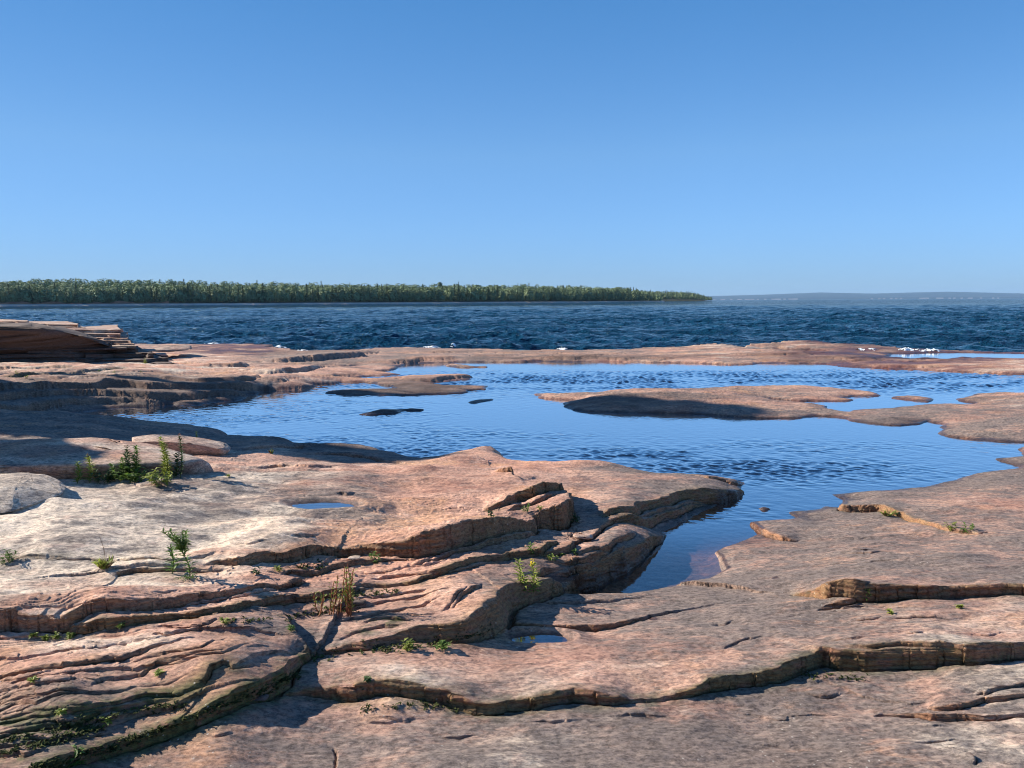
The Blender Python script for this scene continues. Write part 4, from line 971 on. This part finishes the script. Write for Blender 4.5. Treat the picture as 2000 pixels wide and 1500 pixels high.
def tuft(px, py, hpx, wpx, label, seed=0, mat=LEAFY, n=70, cat='grass tuft', stalks=0):
    rr = random.Random(seed); c = ground_at(px, py); h = pix_h(c, hpx); w_ = pix_h(c, wpx)*.5
    e = root_at('grass_tuft', c, label, cat); lm, dm = MB(), MB()
    for i in range(n):
        a = rr.uniform(0, 6.28); q = rr.random()
        p = c+Vector((math.cos(a)*w_*.35*q, math.sin(a)*w_*.3*q, -.005))
        d = Vector((math.cos(a)*rr.uniform(.1, 1.3)*w_/h, math.sin(a)*rr.uniform(.1, 1.1)*w_/h, 1))
        (dm if rr.random() < .3 else lm).leaf(p, d, Vector((math.sin(a), -math.cos(a), .2)), h*rr.uniform(.6, 1.15), .007+h*.05, .35)
    lm.build('blades', mat, e, c); dm.build('dry_blades', DRY, e, c)
    if stalks:
        sm = MB()
        for i in range(stalks):
            tp = c+Vector((-rr.uniform(.0, .35)*h*stalks*.6, 0, h*2.4*rr.uniform(.8, 1.1))); sm.tube(stem_path(c, tp, .01, rr), .0014, .0009, 4)
        sm.build('stalk', DRY, e, c)
def clump(px, py, hpx, wpx, label, seed=0, mat=LEAF, n=60, leaf=1.0, name='leafy_plant', cat='plant'):
    rr = random.Random(seed); c = ground_at(px, py); h = pix_h(c, hpx); w_ = pix_h(c, wpx)*.5
    e = root_at(name, c, label, cat); lm, sm = MB(), MB()
    for i in range(max(3, n//9)):
        a = rr.uniform(0, 6.28); q = rr.random()**.5
        b = c+Vector((math.cos(a)*w_*.5*q, math.sin(a)*w_*.35*q, -.005)); 
        b.z = min(max(gz(b.x, b.y), c.z-.03), c.z+.03)
        tp = b+Vector((rr.uniform(-.4, .4)*w_, rr.uniform(-.3, .3)*w_, h*rr.uniform(.45, 1)))
        sm.tube([b, b.lerp(tp, .5), tp], .002, .001, 4)
        for j in range(9):
            t = rr.uniform(.1, 1); aa = rr.uniform(0, 6.28); L = max(.028, h*.42)*leaf*rr.uniform(.7, 1.2)
            lm.leaf(b.lerp(tp, t), Vector((math.cos(aa), math.sin(aa), rr.uniform(-.1, .9))), Vector((0, 0, 1)), L, L*.55, .25)
    sm.build('stem', STEMG, e, c); lm.build('leaves', mat, e, c)

goldenrod(371, 1131, 104, 'tall green goldenrod with forked tops growing from the crack of the cream slab', lean=-.18, seed=3)
slender(333, 1122, 58, 'thin green shoot just left of the forked goldenrod', seed=5, lean=-.02)
slender(1022, 1172, 78, 'slender leafy stem without flowers at the rounded rock nose', seed=8, n=2, mat=LEAFY)
slender(1042, 1160, 62, 'slender stem topped by a small yellow flower at the rounded rock nose', seed=9, flower=True, mat=LEAFY)
# leafy row in front of the pink boulder
def bush_stem(px, py, hpx, label, seed, mat, top=None, n=1, wide=1.6):
    rr = random.Random(seed); c = ground_at(px, py); h = pix_h(c, hpx); e = root_at('leafy_weed', c, label, 'weed')
    sm, lm, fm = MB(), MB(), MB()
    for i in range(n):
        b = c+Vector((rr.uniform(-.05, .05)*n*.5, rr.uniform(-.03, .03), 0)); hh = h*(1 if i == 0 else rr.uniform(.5, .9))
        tp = b+Vector((rr.uniform(-.12, .2)*h, rr.uniform(-.05, .05), hh))
        leafy_stem(sm, lm, b, tp, .015, rr, .075*wide/1.6, .038*wide/1.6, 200, .004, t0=.05)
        if top and i == 0:
            for _ in range(22): fm.blob(tp+Vector((rr.gauss(0, .007), rr.gauss(0, .007), rr.uniform(-.03, .03))), .005, rr)
    sm.build('stem', STEMG, e, c); lm.build('leaves', mat, e, c)
    if top: fm.build('seed_head', top, e, c)
bush_stem(153, 945, 44, 'short green weed at the left end of the leafy row', 21, LEAFY)
bush_stem(173, 943, 52, 'green weed with a pale spike near the left end of the leafy row', 22, LEAFY, DRY)
bush_stem(222, 941, 48, 'bushy dark-green weed left of the middle of the leafy row', 23, LEAF, None, 3)
bush_stem(243, 939, 62, 'weed with a brownish seed head in the middle of the leafy row', 24, LEAFD, DRY, 2)
bush_stem(262, 937, 68, 'upright leafy weed leaning right in front of the pink boulder', 25, LEAF, None, 2)
bush_stem(318, 935, 82, 'tallest leafy weed with a whitish top in front of the pink boulder', 26, LEAFY, SAND, 2)
bush_stem(338, 935, 52, 'sparse leafy weed right of the tallest one in the row', 27, LEAFD)
bush_stem(358, 933, 84, 'thin weed with a rusty seed spike at the right end of the leafy row', 28, LEAFD, STEMR, 1, 1.2)
bush_stem(380, 888, 48, 'narrow bright-green upright shoot beside the rounded grey boulder', 29, LEAF, None, 1, .9)
clump(205, 944, 26, 90, 'low dark leafy growth under the left part of the weed row', 31, LEAFD, 130)
clump(258, 943, 30, 90, 'low leafy growth under the middle of the weed row', 32, LEAF, 130)
clump(318, 942, 28, 90, 'low grassy growth under the right part of the weed row', 33, LEAFY, 120)
tuft(66, 966, 20, 26, 'small dry grass tuft on the pale boulder at the left edge', 34, LEAFY, 40, stalks=2)
clump(15, 1098, 26, 56, 'dark-green broad-leaved plant in the crack at the left edge', 35, LEAF, 90, .8)
tuft(206, 1110, 26, 44, 'round grass tuft growing in the crack of the cream slab', 36, LEAFY, 120, stalks=2)
# red-stemmed weed
def redweed(px, py, hpx, label, seed):
    rr = random.Random(seed); c = ground_at(px, py); h = pix_h(c, hpx); e = root_at('red_stemmed_weed', c, label, 'weed'); sm, lm = MB(), MB()
    for i in range(24):
        b = c+Vector((rr.uniform(-.10, .10), rr.uniform(-.04, .04), -.01)); hh = h*rr.choice([.4, .5, .6, .7, .85, 1])
        tp = b+Vector((rr.uniform(-.03, .05), rr.uniform(-.03, .03), hh)); path = stem_path(b, tp, rr.uniform(-.01, .01), rr); sm.tube(path, .0038, .0025, 4)
        for k in range(2, 8):
            for _ in range(2):
                a = rr.uniform(0, 6.28); q = path[k]; d = Vector((math.cos(a), math.sin(a), .9)); L = rr.uniform(.01, .03)
                if rr.random() < .55: sm.tube([q, q+d*L], .0012, .0008, 3)
                lm.leaf(q+d*L*.5, d, Vector((0, 0, 1)), .024, .012)
    sm.build('stem', STEMR, e, c); lm.build('leaves', LEAFY, e, c)
redweed(655, 1196, 100, 'reddish many-stemmed weed in the crevice of the lower-left rocks', 41)
small = [
 (1026, 1001, 18, 26, 'small green plant under the top lip at the main slab corner, left of its pair', LEAF), (1057, 996, 12, 18, 'smaller green plant under the top lip at the main slab corner, right of its pair', LEAFY),
 (962, 1016, 18, 28, 'dark-green sprout at the left end of the corner ledge of the main slab', LEAFD), (1036, 1082, 24, 24, 'green sprout on the tier below the main slab, above the yellow flower', LEAF),
 (1078, 1093, 13, 30, 'yellow-green sprout on the rock point above the narrow inlet', LEAFY), (1094, 1085, 9, 18, 'tiny yellowish sprout right beside the crevice of the rock point', LEAFY),
 (1124, 1084, 9, 14, 'tiny green sprout in the dark crack leading to the inlet', LEAF), (732, 1092, 14, 50, 'low green plant spreading under the main slab lip', LEAF), (500, 1122, 20, 26, 'dark-green sprout at the left foot of the main slab lip', LEAFD),
 (543, 1116, 14, 24, 'pale-green sprout below the main slab lip, right of a darker one', LEAFY), (862, 1268, 22, 52, 'broad green plant at the mossy foot of the lower rock', LEAF), (800, 1272, 24, 30, 'grassy green plant left of the broad one at the mossy rock foot', LEAFY),
 (1124, 1022, 20, 28, 'dark-green plant in the shadow beside the main slab corner', LEAFD), (1690, 1172, 5, 12, 'tiny sprout on the upper right ledge step', LEAFY), (1737, 1198, 6, 9, 'bright green sprout at the foot of the right ledge face', LEAFY),
 (1874, 1188, 7, 12, 'bright green sprout under the right end of the ledge face', LEAFY), (152, 1490, 16, 34, 'bright green plant in the mossy fissure at bottom left', LEAF), (66, 1248, 8, 12, 'small yellow-green sprout at the foot of the left tier, leftmost', LEAFY),
 (90, 1249, 8, 18, 'yellow-green sprout at the foot of the left tier, second', LEAFY), (108, 1248, 10, 14, 'round yellow-green sprout at the foot of the left tier, third', LEAFY), (136, 1247, 10, 16, 'yellow-green sprout at the foot of the left tier, fourth', LEAFY),
 (235, 1228, 12, 18, 'yellow-green plant against the middle of the left tier face', LEAFY), (441, 1220, 12, 20, 'yellow-green plant at the crack above the striped lower rock', LEAFY), (568, 1234, 16, 12, 'narrow green plant at the peak of the dark wedge rock', LEAF),
 (64, 1336, 8, 10, 'tiny yellow sprout in the long crack at far left of the striped rock', LEAFY), (311, 1318, 7, 12, 'tiny yellow sprout in the striped rock, middle crack', LEAFY), (121, 1394, 9, 12, 'tiny sprout on the lower striped rock', LEAFY),
 (207, 1412, 14, 18, 'pale-green sprout in the mossy crack of the striped rock', LEAFY), (447, 931, 7, 16, 'small green sprout at the right tip of the pink boulder', LEAFY), (714, 1344, 8, 22, 'dark moss-green plant on the front ledge of the grey slab', LEAFD),
 (240, 1094, 1, 1, None, None),
 (33, 732, 8, 12, 'small bush on the far-left shelf near the frame edge', LEAFY), (50, 740, 8, 14, 'low green tuft on the far-left shelf by a dark crevice', LEAFY), (194, 726, 6, 12, 'green tuft on the far shelf right of the dark crevice', LEAF),
 (222, 729, 5, 16, 'low green tuft along the thin crack of the far shelf', LEAFY), (284, 711, 12, 8, 'upright green shoot against the dark outcrop foot', LEAFY), (276, 728, 4, 10, 'tiny tuft on the far shelf below the outcrop', LEAF)]
for i, (px, py, h, w_, lab, mat) in enumerate(small):
    if lab: clump(px, py, h, w_, lab, 100+i, mat, 34 if w_ < 30 else 70, 1.0, 'small_plant', 'small plant')
tuft(1733, 1008, 17, 30, 'dry pale grass tuft at the upper right step', 61, LEAFY, 50)
clump(1747, 1008, 12, 22, 'green leafy sprout beside the dry grass on the right step', 62, LEAF, 40)
clump(1862, 1032, 14, 38, 'left half of the bright-green leafy patch on the right slab', 63, LEAFY, 60); clump(1893, 1036, 14, 40, 'right half of the bright-green leafy patch on the right slab', 64, LEAF, 60)
tuft(531, 886, 12, 16, 'small pale grass tuft on the dark rock beside the pool', 65, LEAFY, 30)

# moss cushions scattered along the mossy ledges (nobody could count them)
def moss():
    mb = MB(); rr = random.Random(5)
    lines = [([(60,1506),(140,1490),(240,1458),(330,1424),(430,1386),(520,1352),(580,1320)], 900), ([(610,1288),(700,1268),(760,1266),(830,1262),(900,1250),(960,1230)], 420), ([(0,1452),(120,1426),(260,1392),(360,1382)], 260),
             ([(0,1478),(120,1446),(200,1420)], 220), ([(700,1386),(800,1378),(900,1388)], 90), ([(440,1216),(560,1208),(640,1194),(700,1186)], 160), ([(690,1164),(780,1158)], 110), ([(1270,1020),(1350,1000)], 90), ([(1560,1322),(1700,1326)], 60), ([(560,1112),(640,1102)], 70)]
    for pts, n in lines:
        for _ in range(int(n*.55)):
            t = rr.random()*(len(pts)-1); i = int(t); f_ = t-i; px = pts[i][0]*(1-f_)+pts[i+1][0]*f_; py = pts[i][1]*(1-f_)+pts[i+1][1]*f_
            c = ground_at(px+rr.gauss(0, 3), py+rr.gauss(0, 4))
            if c.y < 1.7: continue
            r_ = rr.uniform(.005, .014)
            for _k in range(3):
                a = rr.uniform(0, 6.28); mb.leaf(c+Vector((rr.gauss(0, .006), rr.gauss(0, .006), 0)), Vector((math.cos(a), math.sin(a), rr.uniform(.3, 1.5))), Vector((0, 0, 1)), r_*1.8, r_*1.1, .3)
    tag(mb.build('moss', MOSSM), 'dark green moss cushions along the ledge cracks', None, None, 'stuff')
moss()

# ------------------------------------------------------------------ trees
def crown(mb, h, r, kind, n, rr, ls, quads=False):
    for i in range(n):
        if kind == 'conifer':
            t = rr.random()**.8; z = h*(.06+.94*t); q = r*(1-t)**.8*(.75+.35*math.sin(t*40+rr.random()))*rr.uniform(.5, 1.05)
        else:
            t = rr.random(); z = h*(.10+.90*t); q = r*math.sqrt(max(0, 1-(2*t-1.0)**2*.9))*rr.uniform(.55, 1.05)
        a = rr.uniform(0, 6.28); lump = 1+.25*math.sin(a*3+t*9)
        p = Vector((math.cos(a)*q*lump, math.sin(a)*q*lump, z))
        d = Vector((math.cos(a)+rr.gauss(0, .5), math.sin(a)+rr.gauss(0, .5), rr.gauss(.1 if kind != 'conifer' else -.2, .5)))
        if quads:
            nn = (p-Vector((0, 0, h*(.5 if kind != 'conifer' else t*.8)))).normalized()+Vector((rr.gauss(0, .24), rr.gauss(0, .24), rr.gauss(.3, .24))); nn.normalize()
            e1 = nn.cross(Vector((rr.gauss(0, 1), rr.gauss(0, 1), rr.gauss(0, 1)))).normalized(); e2 = nn.cross(e1); b = len(mb.v); q1 = ls*rr.uniform(.4, .7); q2 = ls*rr.uniform(.4, .7)
            mb.v += [p-e1*q1, p-e2*q2, p+e1*q1, p+e2*q2]; mb.f += [(b, b+1, b+2), (b, b+2, b+3)]; continue
        mb.leaf(p, d, Vector((rr.gauss(0, .6), rr.gauss(0, .6), 1)), ls*rr.uniform(.7, 1.3), ls*rr.uniform(.6, 1.1), .2)
def treemesh(name, kind, h, r, n, ls, seed, mat):
    rr = random.Random(seed); mb = MB(); crown(mb, h, r, kind, n, rr, ls, True); mb.tube([Vector((0, 0, -1)), Vector((0, 0, h*.6))], h*.006, h*.002, 5)
    me = mesh_np(name, np.array([tuple(v) for v in mb.v]), np.array(mb.f), False); me.materials.append(mat); return me
CON = [treemesh('conifer_tree', 'conifer', 20, 3.3+.4*i, 380, 1.1, 50+i, FOR_D) for i in range(3)]
BRO = [treemesh('broadleaf_tree', 'broad', 17, 4.0+.4*i, 420, 1.25, 60+i, FOR_L) for i in range(3)]
def shoreD(px):  return np.interp(px, [-1500, 0, 700, 1000, 1200, 1297], [640, 690, 800, 880, 1010, 1160])
def topY(px): return np.interp(px, [-1500, 0, 130, 300, 500, 800, 1000, 1100, 1200, 1270, 1292], [545, 549, 546.5, 549, 553.5, 557.5, 558, 559.5, 563.5, 567, 575])
HD = 260.0
def horizon(px): return 588-.005*(px-1000)
def hillz(px, t):
    dep = shoreD(px)+HD; top = (horizon(px)-topY(px))*dep/F+CAMZ-15.5
    top = np.maximum(top, .5)
    return -.2+1.9*np.clip(t/9, 0, 1)+(top-1.4)*sstep(0, HD, t)
px = np.linspace(-1500, 1297, 260); tt = np.array([-6, 0, 2.5, 7.5, 9.5, 20, 50, 90, 140, 200, 260, 330, 420])
PXg, Tg = np.meshgrid(px, tt); dep = shoreD(PXg)+Tg*np.where(PXg > 1200, 1, 1)
xx = dep*(PXg-1000)/F; zz_ = np.where(Tg > HD, hillz(PXg, np.full_like(Tg, HD))-(Tg-HD)*.05, hillz(PXg, np.clip(Tg, 0, HD))); zz_[0] = -1.5
me = mesh_np('wooded_hill', np.stack([xx, dep, zz_], -1).reshape(-1, 3), grid_faces(len(tt), len(px)))
me.materials.append(SOIL); me.materials.append(SAND); me.materials.append(REDB)
nf = len(px)-1; mi = np.zeros((len(tt)-1, nf), np.int32); mi[1] = 1; mi[0] = 1; mi[2] = 1
pc = .5*(px[1:]+px[:-1]); redm = ((pc < 340) & (pn(pc/22, pc*0, 91) > -.1)); mi[3, redm] = 2; mi[4, redm] = 2
me.polygons.foreach_set('material_index', mi.ravel())
tag(link('wooded_hill', me), kind='structure')
def red_bank():
    n = 90; pxs = np.linspace(-200, 335, n); co = []; ht = np.clip(1.6+2.4*pn(pxs/28, pxs*0+3, 93), .2, 5)
    for j, (t, hf) in enumerate(((8.0, 0), (8.4, .55), (9.4, 1.0), (12, 1.02))):
        d = shoreD(pxs)+t+.7*pn(pxs/9, pxs*0+j, 94); co.append(np.stack([d*(pxs-1000)/F, d, 1.2+ht*hf], -1))
    o = link('red_bank', mesh_np('red_bank', np.concatenate(co), grid_faces(4, n)), REDB); tag(o, kind='structure')
red_bank()
# second, farther headland
def h2top(px): return np.interp(px, [1240, 1290, 1350, 1372, 1384, 1390], [570, 569.5, 572, 574.5, 580, 585])
px2 = np.linspace(1200, 1389, 60); t2 = np.array([-8, 0, 3, 12, 60, 130, 220])
A, B = np.meshgrid(px2, t2); dep2 = 1650+B; tz = np.maximum((horizon(A)-h2top(A))*1720/F+CAMZ-13, .3)
zz2 = np.where(B < 0, -1.5, -.2+tz*sstep(0, 60, B)+3*sstep(0, 3, B)*sstep(1392, 1350, A))
me = mesh_np('wooded_headland', np.stack([dep2*(A-1000)/F, dep2, zz2], -1).reshape(-1, 3), grid_faces(len(t2), len(px2))); tag(link('wooded_headland', me, SOIL), kind='structure')

rr = random.Random(77)
def forest(rows, seed):
    r_ = np.random.default_rng(seed); parts = {'c': [], 'b': []}
    src = {'c': [], 'b': []}
    for k, (n, ls, kind, h, r) in {'c': (200, 1.25, 'conifer', 19, 3.0), 'b': (260, 1.45, 'broad', 16, 5.6)}.items():
        for i in range(4):
            q = MB(); crown(q, h, r, kind, n, random.Random(200+i), ls, True); src[k].append((np.array([tuple(v) for v in q.v]), np.array(q.f)))
    cs = {'c': ([], [], [0]), 'b': ([], [], [0])}
    for (x, y, z, s, k) in rows:
        v, f = src[k][r_.integers(4)]; a = r_.uniform(0, 6.28); c, s_ = math.cos(a), math.sin(a)
        vv = np.stack([v[:, 0]*c-v[:, 1]*s_, v[:, 0]*s_+v[:, 1]*c, v[:, 2]], -1)*s+np.array([x, y, z])
        L = cs[k]; L[0].append(vv); L[1].append(f+L[2][0]); L[2][0] += len(v)
    for k, (mat, nm) in {'c': (FOR_D, 'conifer_forest'), 'b': (FOR_L, 'broadleaf_forest')}.items():
        if cs[k][0]:
            me = mesh_np(nm, np.concatenate(cs[k][0]), np.concatenate(cs[k][1]), False)
            tag(link(nm, me, mat), 'far wooded shore reading as one mass of %s crowns' % ('dark conifer' if k == 'c' else 'green broadleaf'), None, None, 'stuff')
rows = []
for t in (17, 26, 36, 48, 60, 74, 90, 106, 124, 144, 166, 190, 214, 238, 262, 285):
    pxv = -420.0
    while pxv < 1292:
        d = float(shoreD(pxv))+t+rr.uniform(-4, 4); step = (6.6+t*.014)*F/d*rr.uniform(.5, 1.5); pxv += step
        if pxv > 1290: break
        z = float(hillz(pxv, min(t, HD))); endf = float(np.interp(pxv, [1230, 1292], [1, .6]))
        k = 'c' if rr.random() < (.26 if t < 50 else .04) else 'b'
        s = rr.uniform(.72, 1.10)*(1+.14*float(pn(np.float32(pxv/30), np.float32(t/25), 98)))*endf*(1.0 if k == 'b' else .95)
        rows.append((d*(pxv-1000)/F, d, z-.8, s, k))
for t in (22, 36, 52, 70, 95, 125, 160, 200):
    pxv = 1200.0
    while pxv < 1384:
        d = 1650+t+rr.uniform(-4, 4); pxv += 6.5*F/d*rr.uniform(.7, 1.3)
        z = float(-.2+max((horizon(pxv)-h2top(pxv))*1720/F+CAMZ-13, .3)*sstep(0, 60, t)); s = float(np.interp(pxv, [1350, 1386], [.8, .45]))*rr.uniform(.85, 1.1)
        rows.append((d*(pxv-1000)/F, d, z+1, s, 'c' if rr.random() < .4 else 'b'))
forest(rows, 4)
# front row: every tree its own object
G = 'trees of the front row on the far shore'
cnt = 0; pxv = -60.0; sect = [(120, 'at the far left end'), (350, 'above the reddish bank'), (620, 'left of the middle'), (900, 'along the middle'), (1120, 'right of the middle'), (1400, 'towards the point')]
while pxv < 1292 and cnt < 290:
    d = float(shoreD(pxv))+rr.uniform(12, 18); pxv += rr.uniform(3.6, 6.0)*F/d
    if pxv > 1290: break
    con = rr.random() < (.42 if pxv < 700 else .22); endf = float(np.interp(pxv, [1230, 1292], [1, .6])); s = rr.uniform(.68, 1.0)*endf
    me = (CON if con else BRO)[rr.randrange(3)]
    o = link('conifer_tree' if con else 'broadleaf_tree', me); o.location = (d*(pxv-1000)/F, d, float(hillz(pxv, 10))-.4); o.scale = (s*rr.uniform(.8, 1.1),)*2+(s,); o.rotation_euler.z = rr.uniform(0, 6.28)
    sec = next(b for a, b in sect if pxv < a); size = ('towering' if s > .95 else 'tall') if s > .88 else (('stunted' if s < .70 else 'short') if s < .77 else 'mid-height')
    tag(o, '%s %s on the far shore, %s' % (size, 'dark pointed conifer' if con else 'green rounded tree', sec), 'tree', G+', '+sec); cnt += 1
d = float(shoreD(860))+210
pin = link('pine_tree', treemesh('pine_tree', 'broad', 8, 3.6, 160, 1.8, 99, FOR_D)); pin.location = (d*(861-1000)/F, d, CAMZ+(horizon(861)-563)*d/F)
tag(pin, 'lone dark pine rising above the skyline of the far wooded shore', 'tree')

# distant shore under haze
def far_shore():
    pxs = np.linspace(1250, 3600, 500); top = np.interp(pxs, [1250, 1385, 1480, 1600, 1700, 1780, 1850, 2000, 2600, 3600], [581, 578.5, 576, 571.5, 573.5, 571.5, 570, 573.5, 575, 580])
    d0 = 22000.0; co = []
    for j, (t, hf) in enumerate(((-60, -.1), (0, 0), (8, .2), (60, .3), (300, .62), (700, .86), (1100, 1.0), (1500, .9))):
        d = d0+t; H_ = (horizon(pxs)-top)*(d0+1100)/F+2
        z = np.maximum(H_*hf, 0)-.3+(3.5*pn(pxs/7, pxs*0+j*.7, 95)+2.5*pn(pxs/3, pxs*0+j, 96))*(hf > .25)
        if j == 0: z = z*0-3
        co.append(np.stack([d*(pxs-1000)/F, np.full_like(pxs, d), z], -1))
    me = mesh_np('distant_hill', np.concatenate(co), grid_faces(8, len(pxs))); me.materials.append(simple('haze_tinted_wood', (0.022, 0.034, 0.040), (0.036, 0.050, 0.052), .004)); me.materials.append(simple('distant_bluff', (0.26, 0.20, 0.17), (0.40, 0.33, 0.28), .004));  # wood colour darkened and blued to carry part of the haze
    mi = np.zeros((7, len(pxs)-1), np.int32); p = pxs[1:]; mm_ = (pn(p/5, p*0, 97) > .08) & (((p < 1560)) | ((p > 1700) & (p < 1960))); mi[1, mm_] = 1
    me.polygons.foreach_set('material_index', mi.ravel()); tag(link('distant_hill', me), kind='structure')
far_shore()

# trees on the bank to the left, outside the frame, whose shade falls across the rocks
def near_tree(x, y, h, r, seed, base=.06):
    rr_ = random.Random(seed); e = root_at('spruce_tree', Vector((x, y, .3)), 'spruce on the bank left of the frame', 'tree', 'spruces on the bank outside the frame')
    mb = MB(); crown(mb, h*(1-base), r, 'conifer', 2600, rr_, .5); mb.v = [q+Vector((0, 0, h*base)) for q in mb.v]; mb.build('crown', LEAFD, e); t_ = MB(); t_.tube([Vector((0, 0, -.5)), Vector((0, 0, h*.97))], h*.02, .02, 8); t_.build('trunk', BARK, e)
for i, (x, y, h, r) in enumerate([(-17.5, 17.0, 6.0, 1.1), (-18.5, 20.0, 11.6, 1.7), (-12.0, 12.6, 4.6, 1.2), (-13.5, 14.2, 6.0, 1.5), (-16, 13.4, 7.5, 1.6), (-12.0, 9.55, 4.05, .75)]):
    near_tree(x, y, h, r, 300+i, .55 if h > 10 else .06)

# ------------------------------------------------------------------ haze
hz = N('haze_air'); hz.t.nodes.remove(hz.b)
pv = hz.n('VolumePrincipled'); pv.inputs['Color'].default_value = (.42, .68, 1.0, 1); pv.inputs['Density'].default_value = 2.4e-5; pv.inputs['Anisotropy'].default_value = .1
hz.l(pv.outputs[0], hz.out.inputs['Volume'])
bm = bmesh.new(); bmesh.ops.create_cube(bm, size=1.0)
for v in bm.verts: v.co = Vector((v.co.x*80000, v.co.y*30000+13000, (v.co.z+.5)*330-3.5))
me = bpy.data.meshes.new('haze'); bm.to_mesh(me); bm.free(); tag(link('haze', me, hz.m), kind='stuff')
